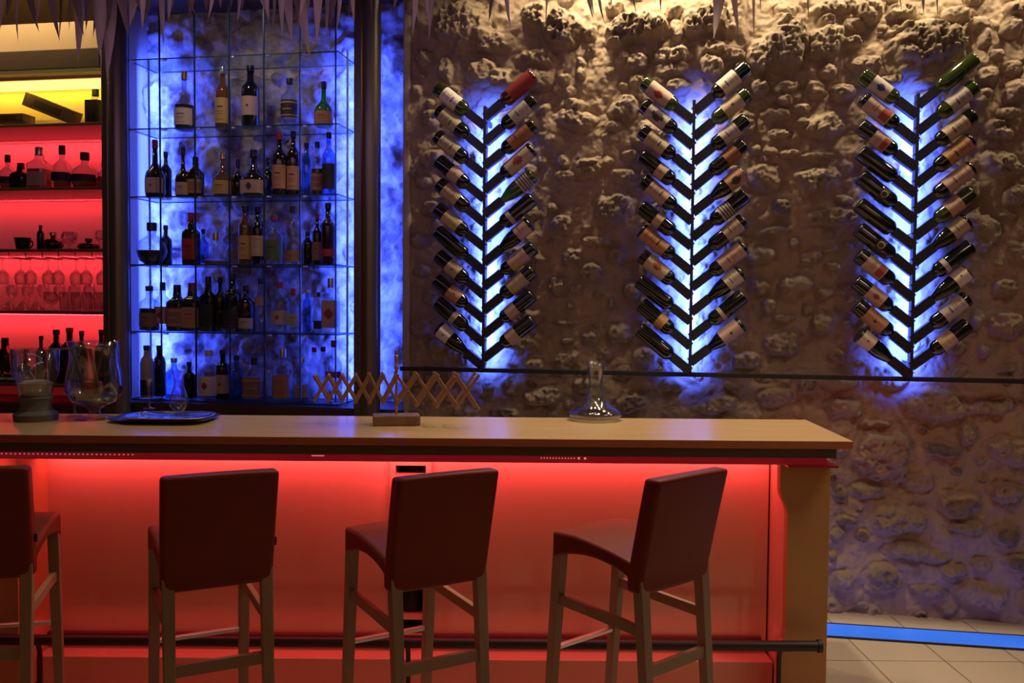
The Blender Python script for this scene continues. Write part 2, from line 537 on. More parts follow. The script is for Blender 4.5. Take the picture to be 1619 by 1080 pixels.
def relief(S, Z, stones, k=0, amp=1.0, base=1.0):
    """height of rubble stones set in mortar, and where the stones are"""
    h = base * (0.05 * (fbm(S * 2.6, Z * 2.6, 3, k) - .5) + 0.034 * (fbm(S * 9, Z * 9, 4, k + 1) - .5) * 2 - .02 * np.abs(fbm(S * 14, Z * 14, 3, k + 2) - .5) * 2)
    msk = np.zeros_like(h)
    wx = (fbm(S * 7, Z * 7, 3, k + 2) - .5); wz = (fbm(S * 7 + 40, Z * 7 + 9, 3, k + 3) - .5)
    rug = np.abs(fbm(S * 26, Z * 26, 5, k + 4) - .5) * 2
    rug2 = fbm(S * 60, Z * 60, 3, k + 5)
    crag = fbm(S * 17, Z * 17, 4, k + 6)
    s0, z0 = S[0, 0], Z[0, 0]
    ds = S[1, 0] - S[0, 0]; dz = Z[0, 1] - Z[0, 0]
    mort = h.copy()
    for (cs, cz, rs, rz, rg, hh, ang) in stones:
        m_ = max(rs, rz) * 1.7
        i0 = max(0, int((cs - m_ - s0) / ds)); i1 = min(S.shape[0], int((cs + m_ - s0) / ds) + 2)
        j0 = max(0, int((cz - m_ - z0) / dz)); j1 = min(S.shape[1], int((cz + m_ - z0) / dz) + 2)
        if i1 <= i0 or j1 <= j0: continue
        sl = (slice(i0, i1), slice(j0, j1))
        X = S[sl] - cs + wx[sl] * .8 * min(rs, .12); Y = Z[sl] - cz + wz[sl] * .9 * min(rz, .12)
        ca, sa = math.cos(ang), math.sin(ang)
        x = (X * ca + Y * sa) / rs; y = (-X * sa + Y * ca) / rz
        d = (np.abs(x) ** 2.3 + np.abs(y) ** 2.3) ** (1 / 2.3) + (crag[sl] - .5) * .5
        t = np.clip((1.08 - d) / .38, 0, 1); e = t * t * (3 - 2 * t)
        dome = 1 - np.clip(d, 0, 1) ** 2
        # the stones' upper faces lean out a little, as in rubble masonry
        bulge = hh * amp * (0.62 * e + 0.38 * dome * e)
        tex = e * ((.35 - rug[sl]) * -(0.012 + .055 * rg) + (rug2[sl] - .5) * .022 * (0.3 + rg) + (crag[sl] - .5) * .035)
        v = mort[sl] * .6 + bulge - tex * amp
        groove = -0.006 * np.exp(-((d - 1.12) / .10) ** 2)
        cur = h[sl]
        h[sl] = np.maximum(cur + groove * (msk[sl] < .3), np.where(e > 0, v, -9))
        msk[sl] = np.maximum(msk[sl], e * min(1.0, (0.42 if cz > 2.2 else (.66 + .2 * math.sin(cs * 9 + cz * 7) if cz < 1.1 else .6)) + .42 * rg * rg))
    return h, msk


def relief_mesh(name, s0, s1, z0, z1, step, stones, o_base, mat, k=0, amp=1.0, shape=None):
    ns = int((s1 - s0) / step) + 1; nz = int((z1 - z0) / step) + 1
    S, Z = np.meshgrid(np.linspace(s0, s1, ns), np.linspace(z0, z1, nz), indexing='ij')
    h, msk = relief(S, Z, stones, k, amp)
    if shape is not None: h = shape(S, Z, h)
    o = o_base + h
    co = np.empty((ns, nz, 3))
    co[..., 0] = W0.x + WU.x * S + WN.x * o
    co[..., 1] = W0.y + WU.y * S + WN.y * o
    co[..., 2] = Z
    idx = np.arange(ns * nz).reshape(ns, nz)
    q = np.stack([idx[:-1, :-1], idx[1:, :-1], idx[1:, 1:], idx[:-1, 1:]], -1).reshape(-1, 4)
    me = bpy.data.meshes.new(name)
    me.vertices.add(ns * nz)
    me.vertices.foreach_set('co', co.reshape(-1))
    me.loops.add(q.size)
    me.loops.foreach_set('vertex_index', q.reshape(-1).astype(np.int32))
    me.polygons.add(len(q))
    me.polygons.foreach_set('loop_start', np.arange(0, q.size, 4, dtype=np.int32))
    me.update(calc_edges=True)
    me.validate()
    me.shade_smooth()
    at = me.attributes.new('stone', 'FLOAT', 'POINT')
    at.data.foreach_set('value', msk.reshape(-1).astype(np.float32))
    me.materials.append(mat)
    ob = bpy.data.objects.new(name, me)
    COL.objects.link(ob)
    ob['kind'] = 'structure'
    return ob


# ================================================================== SETTING
stones = []
for tok in STONES.split():
    px, py, rx, ry, rg = [float(t) for t in tok.split(',')]
    s, z = on_wall(px, py)
    k = 1 / 284.0
    stones.append((s, z, rx * k, ry * k, rg, (0.022 + 0.55 * min(rx, ry) * k * (0.7 + .5 * rg)) * (1 if py < 600 else .85), random.uniform(-.15, .15)))
rr = random.Random(11)
for n in range(2300):
    s = rr.uniform(-.6, 4.3); z = rr.uniform(0, 3.9)
    rs = rr.choice([.03, .04, .05, .07, .1, .12]) * rr.uniform(.8, 1.2); rz = rs * rr.uniform(.5, .9)
    if z > 3.3 or s > 2.9: pass
    if any(((s - t[0]) / (t[2] + rs)) ** 2 + ((z - t[1]) / (t[3] + rz)) ** 2 < 1.25 for t in stones): continue
    stones.append((s, z, rs, rz, rr.uniform(.1, .6), (0.006 + .38 * rz) * (.9 if z < 1.1 else 1), rr.uniform(-.4, .4)))


def soften(S, Z, h):
    # keep the masonry flat behind the racks' feet and under the shelf rail
    near = np.minimum(np.minimum(np.abs(S + .131), np.abs(S - .992)), np.abs(S - 2.102))
    inz = (Z > 1.25) & (Z < 2.85)
    lim = np.where(inz, .075 + np.clip((near - .18) / .25, 0, 1) * .08, .155)
    lim = np.where(np.abs(Z - 1.277) < .03, .095, lim)
    return np.where(h > lim - .03, lim - .03 + .03 * np.tanh((h - lim + .03) / .03), h)


relief_mesh('wall_back', -0.62, 4.3, -0.02, 3.95, 0.0062, stones, 0.0, M['stone'], 0, 1.2, soften)
nst = []
for n in range(900):
    s = rr.uniform(-2.6, -.4); z = rr.uniform(1.0, 3.5)
    rs = rr.choice([.05, .08, .11, .14]) * rr.uniform(.8, 1.2); rz = rs * rr.uniform(.5, .9)
    if any(((s - t[0]) / (t[2] + rs)) ** 2 + ((z - t[1]) / (t[3] + rz)) ** 2 < 1.1 for t in nst): continue
    nst.append((s, z, rs, rz, rr.uniform(.1, .5), 0.012 + .32 * rz, rr.uniform(-.4, .4)))
relief_mesh('wall_niche', -2.62, -0.45, 1.0, 3.6, 0.012, nst, -0.42, M['niche_stone'], 3, 1.2)

FR = Matrix.Translation(W0) @ Matrix.Rotation(-WA, 4, 'Z')   # wall frame; local -y points into the room


def wbox(mb, s0, s1, o0, o1, z0, z1, mi=0):
    return mb.box(((s0 + s1) / 2, -(o0 + o1) / 2, (z0 + z1) / 2), (s1 - s0, abs(o1 - o0), z1 - z0), mi, FR)


def struct(name, mb, mat, **kw):
    o = mb.build(name, mat, **kw)
    o['kind'] = 'structure'
    return o


# core of the stone wall with its plastered corner
mb = MB(); wbox(mb, -0.625, 4.3, -0.55, -0.045, 0, 3.95); struct('wall_core', mb, M['plaster'])
mb = MB(); wbox(mb, -0.645, -0.60, -0.45, 0.012, 1.0, 3.95); struct('trim_1', mb, M['plaster'], bevel=0.012)
mb = MB(); wbox(mb, -5.2, -0.45, -0.75, -0.62, 0, 3.95); struct('wall_behind_bar', mb, M['plaster'])

# the room's far side, behind the guests
mb = MB(); mb.box((0, -2.3, 2.0), (12, .1, 4.6)); struct('wall_front', mb, pmat('warm_room_wall', (.5, .33, .22), .8))
area('room_wall_fill', (-1.2, -1.6, 3.2), (0, -1, -.8), 5, .2, 40, (1, .62, .38), ax=RT0)  # added fill, so the glossy bar panel has a lit wall to reflect
# floor
m_, N, L, b = newmat('floor_tiles')
tc = N.new('ShaderNodeTexCoord'); sep = N.new('ShaderNodeSeparateXYZ'); L.new(tc.outputs['Object'], sep.inputs[0])


def mathn(op, a, bb=None):
    n = N.new('ShaderNodeMath'); n.operation = op
    for i, v in enumerate((a, bb)):
        if v is None: continue
        if isinstance(v, (int, float)): n.inputs[i].default_value = v
        else: L.new(v, n.inputs[i])
    return n.outputs[0]


def gline(src, off):
    fr = mathn('FRACT', mathn('DIVIDE', mathn('SUBTRACT', src, off), 0.352))
    return mathn('LESS_THAN', mathn('ABSOLUTE', mathn('SUBTRACT', fr, 0.5)), 0.5 - 0.010)


tile = mathn('MULTIPLY', gline(sep.outputs[0], 1.68), gline(sep.outputs[1], 4.24))
n1 = N.new('ShaderNodeTexNoise'); n1.inputs['Scale'].default_value = 3; n1.inputs['Detail'].default_value = 6
mx = N.new('ShaderNodeMix'); mx.data_type = 'RGBA'
mx.inputs[6].default_value = (0.44, 0.36, 0.27, 1); mx.inputs[7].default_value = (0.58, 0.49, 0.38, 1)
L.new(n1.outputs['Fac'], mx.inputs[0])
mx2 = N.new('ShaderNodeMix'); mx2.data_type = 'RGBA'
mx2.inputs[6].default_value = (0.2, 0.15, 0.11, 1)
L.new(tile, mx2.inputs[0]); L.new(mx.outputs[2], mx2.inputs[7])
L.new(mx2.outputs[2], b.inputs['Base Color'])
b.inputs['Roughness'].default_value = 0.35
mb = MB(); mb.box((0, 2.0, -0.05), (12, 8.6, 0.1)); struct('floor', mb, m_)

# roof of palm thatch above everything in view
mb = MB(); mb.box((0, 2.2, 4.45), (12, 8.2, 0.12)); struct('ceiling', mb, M['thatch'])

# ================================================================== BLUE FLOOR STRIP
root = empty('floor_light_strip', wl(2.6, 0.32, 0), -WA, 'long blue glowing glass light strip set in the floor along the stone wall', 'light strip')
m_, N, L, b = newmat('blue_glass_light')
tc = N.new('ShaderNodeTexCoord'); n = N.new('ShaderNodeTexNoise'); n.inputs['Scale'].default_value = 1.2; n.inputs['Detail'].default_value = 3
L.new(tc.outputs['Object'], n.inputs['Vector'])
mr = N.new('ShaderNodeMapRange'); mr.inputs[1].default_value = .3; mr.inputs[2].default_value = .7
mr.inputs[3].default_value = 0.5; mr.inputs[4].default_value = 0.95
L.new(n.outputs['Fac'], mr.inputs[0]); L.new(mr.outputs[0], b.inputs['Emission Strength'])
b.inputs['Emission Color'].default_value = (0.03, 0.17, 0.95, 1); b.inputs['Base Color'].default_value = (0.02, 0.1, 0.3, 1); b.inputs['Roughness'].default_value = .15
MB().box((0, 0, 0.004), (3.6, 0.185, 0.006)).build('glass_panel', m_, root)
t = MB()
for y in (-.098, .098): t.box((0, y, 0.004), (3.6, 0.010, 0.010))
t.build('frame', M['black_metal'], root)
area('floor_strip_glow', wl(2.6, 0.30, 0.02), (WN.x * -.35, WN.y * -.35, 1), 3.4, 0.12, 2.8, (0.14, 0.13, 1.0))

# ================================================================== WALL RAIL
rail = empty('wall_rail', wl(0, 0, 1.277), -WA, 'thin dark metal ledge running the length of the stone wall under the bottle racks', 'ledge')
MB().box((1.85, -0.118, 0), (4.94, 0.034, 0.024)).build('ledge_board', M['black_metal'], rail, bevel=.002)
for x in (-.5, .42, 1.55, 2.7, 3.9):
    MB().box((x, -0.05, 0), (0.02, 0.105, 0.016)).build('wall_bracket', M['black_metal'], rail)

# ================================================================== WINE RACKS
TAN = (0.46, 0.37, 0.25); CREAM = (0.62, 0.55, 0.44); PINK = (0.48, 0.33, 0.26); ORA = (0.46, 0.24, 0.12); GRY = (0.42, 0.37, 0.35)
OLV = (0.46, 0.41, 0.24); DOR = (0.30, 0.12, 0.05); WHT = (0.72, 0.68, 0.6)
# (glass, shape, label start, label end, label colour, mark)
RACKS = [
  (0.0, 'left', -0.131, [
    [('green','b',.055,.165,WHT,'text'),('black','b',.035,.155,OLV,'text'),('black','b',.04,.16,TAN,'text'),('black','b',.10,.17,PINK,'dot'),('black','b',.05,.155,TAN,'redtext'),('black','b',.065,.17,OLV,'bars'),('black','b',0,0,None,None),('black','b',.085,.165,TAN,'dot'),('black','b',.10,.18,ORA,'dot'),('black','b',.12,.15,GRY,None),('black','g',.02,.095,WHT,'dot')],
    [('red','b',.02,.175,(0.22,0.015,0.012),None),('black','b',.05,.165,GRY,'text'),('black','b',.04,.175,DOR,'text'),('black','b',.025,.185,TAN,'redspot'),('green','g',.03,.10,GRY,'stripes'),('black','b',.15,.175,GRY,None),('black','g',.02,.10,PINK,'text'),('black','b',.055,.17,PINK,'bars'),('black','b',.06,.17,TAN,'bars'),('black','b',.115,.18,PINK,None),('black','b',.115,.18,PINK,None)]]),
  (0.0, 'middle', 0.992, [
    [('green','b',.045,.18,PINK,'redspot'),('black','b',.04,.17,GRY,'splash'),('black','b',.05,.17,TAN,'text'),('black','b',.115,.17,PINK,'dot'),('black','b',.05,.17,PINK,'text'),('black','b',.10,.145,PINK,None),('black','b',.02,.175,ORA,'text'),('black','b',.045,.175,TAN,'redspot'),('black','b',0,0,None,None),('black','b',.12,.17,ORA,'bars'),('black','b',0,0,None,None)],
    [('black','b',.075,.18,CREAM,'text'),('green','b',.05,.16,TAN,'dot'),('black','b',.07,.165,GRY,'text'),('black','b',.05,.13,DOR,None),('black','g',.01,.11,ORA,'splash'),('black','b',.10,.17,GRY,'stripes'),('black','b',.03,.13,TAN,'text'),('black','b',.02,.165,PINK,'redtext'),('black','g',.02,.105,CREAM,'text'),('black','b',.14,.16,GRY,None),('black','g',.02,.135,PINK,'dot')]]),
  (0.0, 'right', 2.102, [
    [('green','b',.065,.17,GRY,'bluespot'),('black','b',.03,.175,PINK,'redblock'),('black','b',.085,.175,PINK,'redblock'),('black','b',0,0,None,None),('black','b',.13,.17,(0.03,0.03,0.035),'ring'),('black','b',0,0,None,None),('black','b',.12,.16,(0.03,0.03,0.035),'ring'),('black','b',.05,.165,TAN,'redblock'),('black','b',.08,.175,PINK,'redspot'),('black','b',.06,.18,ORA,'dot'),('black','g',.02,.095,CREAM,'dot')],
    [('green','b',0,0,None,None),('green','b',.05,.165,GRY,'text'),('black','b',.05,.175,TAN,'text'),('black','b',.02,.16,ORA,'text'),('black','b',.02,.165,PINK,'redtext'),('green','b',.075,.155,PINK,'ring'),('black','g',.02,.105,TAN,'text'),('black','b',.15,.175,GRY,None),('black','g',.01,.085,CREAM,'dot'),('black','b',.03,.155,GRY,'text'),('black','b',.095,.175,TAN,'bars')]]),
]


def bottle_profile(shape):
    r = 0.0425
    if shape == 'b':
        return [(0, 0.004), (r * .7, 0.0), (r * .95, 0.004), (r, .012), (r, .19), (r * .97, .203), (r * .8, .216), (r * .5, .228), (.0150, .238), (.0142, .25), (.0138, .29), (.0155, .291), (.0155, .30), (0, .30)]
    r = 0.044
    return [(0, 0.004), (r * .7, 0.0), (r * .95, 0.004), (r, .012), (r, .125), (r * .95, .145), (r * .82, .168), (r * .62, .193), (r * .45, .217), (.0150, .240), (.0142, .26), (.0142, .29), (.0158, .291), (.0158, .30), (0, .30)]


_wb = {}


def wine_mesh(glass, shape):
    k = (glass, shape)
    if k not in _wb:
        _wb[k] = MB().lathe(bottle_profile(shape), 28).mesh('wine_bottle', [G[glass]], 'all')
    return _wb[k]


def label_mb(l0, l1, r, centre, span=R(190), mark=None, seg=18, square=0.0, sx=1.0, sy=1.0):
    mb = MB()
    mb.lathe([(r, l0), (r, l1)], seg, 0, None, square, centre - span / 2, centre + span / 2, sx, sy)
    rr_ = r + .0013
    H = l1 - l0

    def patch(za, zb, aw, off=0.0, mi=1, rad=rr_):
        mb.lathe([(rad, l0 + H * za), (rad, l0 + H * zb)], max(2, int(aw / R(8))), mi, None, square, centre + off - aw / 2, centre + off + aw / 2, sx, sy)
    if mark in ('text', 'redtext', 'bars', 'stripes'):
        if mark in ('text', 'redtext'):
            patch(.62, .67, R(46)); patch(.46, .475, R(56)); patch(.36, .375, R(40)); patch(.14, .155, R(60))
        if mark == 'bars':
            patch(.82, .9, R(150)); patch(.1, .16, R(150)); patch(.45, .5, R(60))
        if mark == 'stripes':
            for q in (.08, .3, .52, .74): patch(q, q + .09, R(185))
    elif mark in ('dot', 'redspot', 'bluespot', 'splash'):
        w0 = {'dot': .12, 'redspot': .3, 'bluespot': .34, 'splash': .44}[mark]
        for i in range(5):
            t = (i - 2) / 2.0
            ww = math.sqrt(max(0, 1 - t * t * .85))
            patch(.5 + t * w0 * .5 - .1 * w0, .5 + t * w0 * .5 + .15 * w0, ww * w0 * H / r * 1.0)
    elif mark == 'redblock':
        patch(.62, .95, R(90)); patch(.4, .43, R(60)); patch(.3, .32, R(60))
    elif mark == 'ring':
        for i in range(16):
            a = 2 * PI * i / 16
            cz, ca = .5 + .4 * math.sin(a), .4 * H / r * math.cos(a)
            patch(cz - .06, cz + .06, .10 * H / r * 1.4, ca)
    return mb


MARKM = {'text': 'print_dark', 'redtext': 'print_red', 'bars': 'print_gold', 'stripes': 'print_dark', 'dot': 'print_dark',
         'redspot': 'print_red', 'bluespot': 'print_blue', 'splash': 'print_dark', 'redblock': 'print_red', 'ring': 'print_gold'}
COLW = {WHT: 'white', CREAM: 'cream', TAN: 'tan', PINK: 'pink', ORA: 'orange-brown', GRY: 'grey', OLV: 'olive', DOR: 'rust-red'}
MARKW = {'text': 'with fine print', 'redtext': 'with reddish print', 'bars': 'edged by gold bars', 'stripes': 'with dark stripes', 'dot': 'with dark emblem',
         'redspot': 'with a red emblem', 'bluespot': 'with a blue emblem', 'splash': 'with a dark picture', 'redblock': 'with a red block', 'ring': 'with a gold ring'}
ARM_L = 0.125
STAND = 0.150     # centre of the bottles off the wall
PITCHZ = 0.1322

for (_, where, sx0, sides) in RACKS:
    zb = 1.292
    root = empty('wine_rack', wl(sx0, 0, zb), -WA,
                 '%s of the three black branching metal wine racks backlit in blue on the stone wall' % {'left': 'leftmost', 'middle': 'middle', 'right': 'rightmost'}[where],
                 'wine rack', 'backlit wine racks on the stone wall')
    top = 1.435
    mb = MB(); mb.box((0, -STAND, top / 2 + .0), (0.016, 0.055, top))
    mb.build('spine', M['rack_metal'], root, bevel=0.002)
    for zz in (.06, .72, 1.36):
        MB().box((0, -(STAND - .03) / 2, zz), (0.012, STAND - .03, 0.03)).build('wall_bracket', M['rack_metal'], root)
    mb = MB(); mb.box((0, -STAND + 0.034, top / 2), (0.014, 0.010, top - .04))
    mb.build('light_strip', M['clip'], root)
    area('rack_backlight', wl(sx0, STAND - 0.042, zb + top / 2 - .015), (-WN.x, -WN.y, 0), 0.016, 1.45, 46, BLUE, spread=132)
    for side, blist in ((-1, sides[0]), (1, sides[1])):
        for i, (gl, shp, l0, l1, lc, mk) in enumerate(blist):
            n = 10 - i
            zj = n * PITCHZ + (0.004 if side < 0 else 0.052) * (1 if where != 'x' else 1)
            ang = R(39.5 + 1.0 * math.sin(i * 2.3 + side))
            dx, dz = side * math.cos(ang), math.sin(ang)
            arm = MB()
            # folded channel that grips the neck: two cheeks and a back
            a = Vector((0, -STAND, zj)); bpt = a + Vector((dx, 0, dz)) * ARM_L
            nrm = Vector((-dz * side, 0, dx * side)).normalized()
            for q in (-1, 1):
                arm.bar(a + nrm * q * .0225, bpt + nrm * q * .0225, 0.003, 0.044, 0, (0, 1, 0))
            arm.bar(a + Vector((0, -.0205, 0)), bpt + Vector((0, -.0205, 0)), 0.047, 0.003, 0, (0, 1, 0))
            arm.build('arm', M['rack_metal'], root)
            # the bottle: origin at its base, axis towards the spine
            db = 0.352 + random.uniform(-.006, .006) + (-.012 if shp == 'g' else 0)
            base = Vector((dx * db, -STAND, zj + dz * db))
            me = wine_mesh(gl, shp)
            o = bpy.data.objects.new('wine_bottle', me); COL.objects.link(o)
            zax = Vector((-dx, 0, -dz)); yax = Vector((0, 1, 0)); xax = yax.cross(zax)
            mm = Matrix.Identity(4)
            for q in range(3):
                mm[q][0], mm[q][1], mm[q][2], mm[q][3] = xax[q], yax[q], zax[q], base[q]
            o.matrix_world = Matrix.Translation(wl(sx0, 0, zb)) @ Matrix.Rotation(-WA, 4, 'Z') @ mm
            sw = 'left' if side < 0 else 'right'
            if lc is not None:
                rad = (0.0425 if shp == 'b' else .044) + .0006
                lo = label_mb(l0, l1, rad, -PI / 2 + random.uniform(-.25, .25), R(200), mk).build(
                    'label', [labmat(lc), M[MARKM.get(mk, 'print_dark')]], o, smooth='all')
                lk = COLW.get(lc, 'dark') + ' label' + ((' ' + MARKW[mk]) if mk else '')
            else:
                lk = 'no pale label'
            cap = MB().lathe([(.0148, .245), (.0148, .288), (.0162, .290), (.0162, .302), (0, .3025)], 16)
            cap.build('capsule', M['capblack'], o, smooth='all')
            if gl == 'red': lk = 'deep red label'
            tag(o, '%s wine bottle, %s, %s down, %s side of %s rack' % ({'black': 'dark', 'green': 'green', 'red': 'red'}[gl], lk.replace(' with fine print', '').replace(' a ', ' '), ORD[i], sw, where),
                'bottle', 'wine bottles in the backlit racks')

# ================================================================== NICHE SURROUND AND COLUMNS
NS0, NS1 = -2.385, -1.045            # glass shelves
mb = MB(); wbox(mb, -2.508, -2.492, -0.62, -0.02, 1.0, 3.95); struct('wall_divider', mb, M['plaster'])
mb = MB(); wbox(mb, -5.2, -0.63, -0.62, -0.02, 0, 0.985); struct('wall_base', mb, M['darkwood'])
mb = MB(); wbox(mb, -2.50, -0.63, -0.45, 0.03, 0.985, 1.03); struct('trim_2', mb, M['darkwood'], bevel=.004)
mb = MB(); wbox(mb, -5.2, -0.63, -0.5, 0.05, 3.50, 3.95); struct('wall_header', mb, M['beam'])


def column(name, s, o, r, label):
    root = empty(name, wl(s, o, 0), -WA, label, 'column', 'steel columns beside the glass shelves')
    mb = MB().lathe([(r, 0.0), (r, 3.95)], 32)
    mb.build('shaft', M['steel'], root, smooth='all')
    mb = MB().lathe([(0, .02), (r * 1.35, .02), (r * 1.35, .0), (0, 0)], 32)
    mb.build('base_plate', M['black_metal'], root)
    mb = MB().box((-r * .98, -.02, 1.975), (0.05, 0.05, 3.95))
    mb.build('side_flange', M['steel'], root, bevel=.01)
    return root


s_, z_ = on_wall(585, 400, 0.12)
column('steel_column', s_, 0.12, 0.060, 'grey steel column standing between the blue lit glass shelves and the stone wall')
s_, z_ = on_wall(188, 400, 0.12)
column('steel_column', s_, 0.12, 0.058, 'grey steel column standing between the red bottle shelves and the blue glass shelves')

# blue light strips washing the niche
for (px, lb, pw, oo) in ((237, 'left', 44, -.26), (549, 'right', 38, -.26), (592, 'rear', 9, -.26)):
    s = on_wall(px, 400, oo)[0]
    area('niche_strip_light', wl(s, oo - .008, 2.12), (-WN.x, -WN.y, 0), 0.012, 2.12, pw * 1.3, BLUE2, spread=168)
    t = MB(); wbox(t, s - .006, s + .006, oo - .006, oo, 1.035, 3.18)
    tag(t.build('light_channel', M['clip']), {'left': 'slim upright light channel at the left edge of the blue niche', 'right': 'slim upright light channel just left of the steel column in the blue niche', 'rear': 'slim upright light channel hidden behind the right steel column'}[lb], 'light strip')
area('niche_side_glow', wl(-2.38, -0.2, 2.12), (-1, .2, 0), .02, 2.1, 1, BLUE2)

# ================================================================== GLASS SHELF UNIT
SH_Z = [1.045, 1.462, 1.872, 2.285, 2.695, 3.112]
unit = empty('glass_shelf_unit', wl(NS0, 0, 1.03), -WA, 'tall frameless glass shelving full of spirits in the blue lit stone niche', 'shelving')
L0 = NS1 - NS0
for i, z in enumerate(SH_Z):
    mb = MB()
    th = .008
    mb.box((L0 / 2, 0.175, z - 1.03 - th / 2), (L0, 0.31, th), 0)
    sh = mb.build('glass_shelf', [M['shelfglass'], M['glassedge']], unit)
    for p in sh.data.polygons:
        if abs(p.normal.z) < .5: p.material_index = 1
POST = [0.0 + .006] + [on_wall(px, 350, -0.005)[0] - NS0 for px in (253, 308, 362, 417, 474, 530)]
for x in POST:
    mb = MB().box((x, 0.012, 1.21), (0.007, 0.010, 2.36))
    pst = mb.build('glass_upright', M['glassedge'], unit)
for i, z in enumerate(SH_Z[1:]):
    for x in POST[:-1]:
        MB().lathe([(0, -.004), (.017, -.004), (.017, .004), (0, .004)], 12, 0, Matrix.Translation((x + .024, .02, z - 1.03 - .013))).build('shelf_clip', M['clip'], unit)


def spirit_profile(kind, h, r):
    if kind == 'tall':
        b = [(r, .02), (r, .60), (r * .94, .645), (r * .6, .70), (r * .34, .75), (r * .32, .92)]
    elif kind == 'wine':
        b = [(r, .02), (r, .60), (r * .95, .66), (r * .65, .71), (r * .38, .76), (r * .36, .94)]
    elif kind == 'cognac':
        b = [(r * .92, .02), (r, .1), (r, .36), (r * .85, .45), (r * .5, .52), (r * .28, .60), (r * .24, .88)]
    elif kind == 'round':
        b = [(r * .45, .01), (r * .8, .10), (r, .32), (r * .85, .54), (r * .45, .66), (r * .27, .70), (r * .27, .84)]
    elif kind == 'flare':
        b = [(r * .9, .01), (r, .08), (r * .8, .2), (r * .3, .38), (r * .18, .55), (r * .18, .8)]
    elif kind == 'square':
        b = [(r, .02), (r, .58), (r * .95, .63), (r * .55, .70), (r * .38, .74), (r * .36, .86)]
    elif kind == 'slim':
        b = [(r, .02), (r, .66), (r * .85, .74), (r * .5, .80), (r * .42, .94)]
    else:
        b = [(r, .02), (r, .5), (r * .6, .62), (r * .3, .7), (r * .3, .9)]
    pr = [(0, .012 * h), (r * .8, 0)] + [(a, z * h) for a, z in b]
    return pr


def spirit(px, ytop, wpx, zsh, kind, glass, cap, label, liquid, desc, cat, group, o_c=-0.15, ybot=None, lab_rng=(.12, .48), mark=None, name='spirit_bottle', capfrac=None):
    s, zt = on_wall(px, ytop, o_c)
    zt = min(zt, zsh + .395)
    h = zt - zsh - .001
    # pixels to metres at this distance
    s2, _ = on_wall(px + 1, ytop, o_c)
    r = max(.012, wpx * (s2 - s) / 2 * 1.1)
    pr = spirit_profile(kind, h, r)
    hn = pr[-1][1]; rn = pr[-1][0]
    sq = 1.0 if kind == 'square' else 0.0
    kq = .86 if sq else 1.0
    o = MB().lathe([(a * kq, z) for a, z in pr] + [(0, hn)], 24, 0, None, sq).build(name, G[glass], None, smooth='all')
    place(o, wl(s, o_c, zsh), -WA + (PI / 4 * 0 if sq else 0))
    rc = rn * kq * 1.18
    hc = h - hn + .03 * h
    MB().lathe([(rc, h - hc), (rc * 1.03, h - hc * .2), (rc * .96, h), (0, h)], 14).build('cap', M[cap], o, smooth=True)
    if liquid:
        top = {'cognac': .42, 'round': .34, 'flare': .12}.get(kind, .5) * h
        pl = [(0, .016 * h)] + [(max(0.001, a * kq - .003), max(z, .016 * h)) for a, z in pr[1:] if z < top]
        rt = [a for a, z in pr if z <= top][-1] * kq - .003
        pl += [(rt, top), (0, top)]
        MB().lathe(pl, 20, 0, None, sq).build('liquid', LQ[liquid], o, smooth=True)
    if label:
        a0, a1 = lab_rng
        rl = r * kq + .0008
        if kind in ('round', 'flare'): rl = r * .995 + .002
        label_mb(a0 * h, a1 * h, rl, -PI / 2 + .05, R(150), mark, 14, sq).build('label', [labmat(label), M[MARKM.get(mark, 'print_dark')]], o, smooth='all')
    tag(o, desc, cat, group)
    return o


GOLD = (0.5, 0.33, 0.1); BLK = (0.02, 0.02, 0.025); BRN = (0.28, 0.15, 0.08); REDL = (0.35, 0.03, 0.04); GRN = (0.1, 0.16, 0.06)
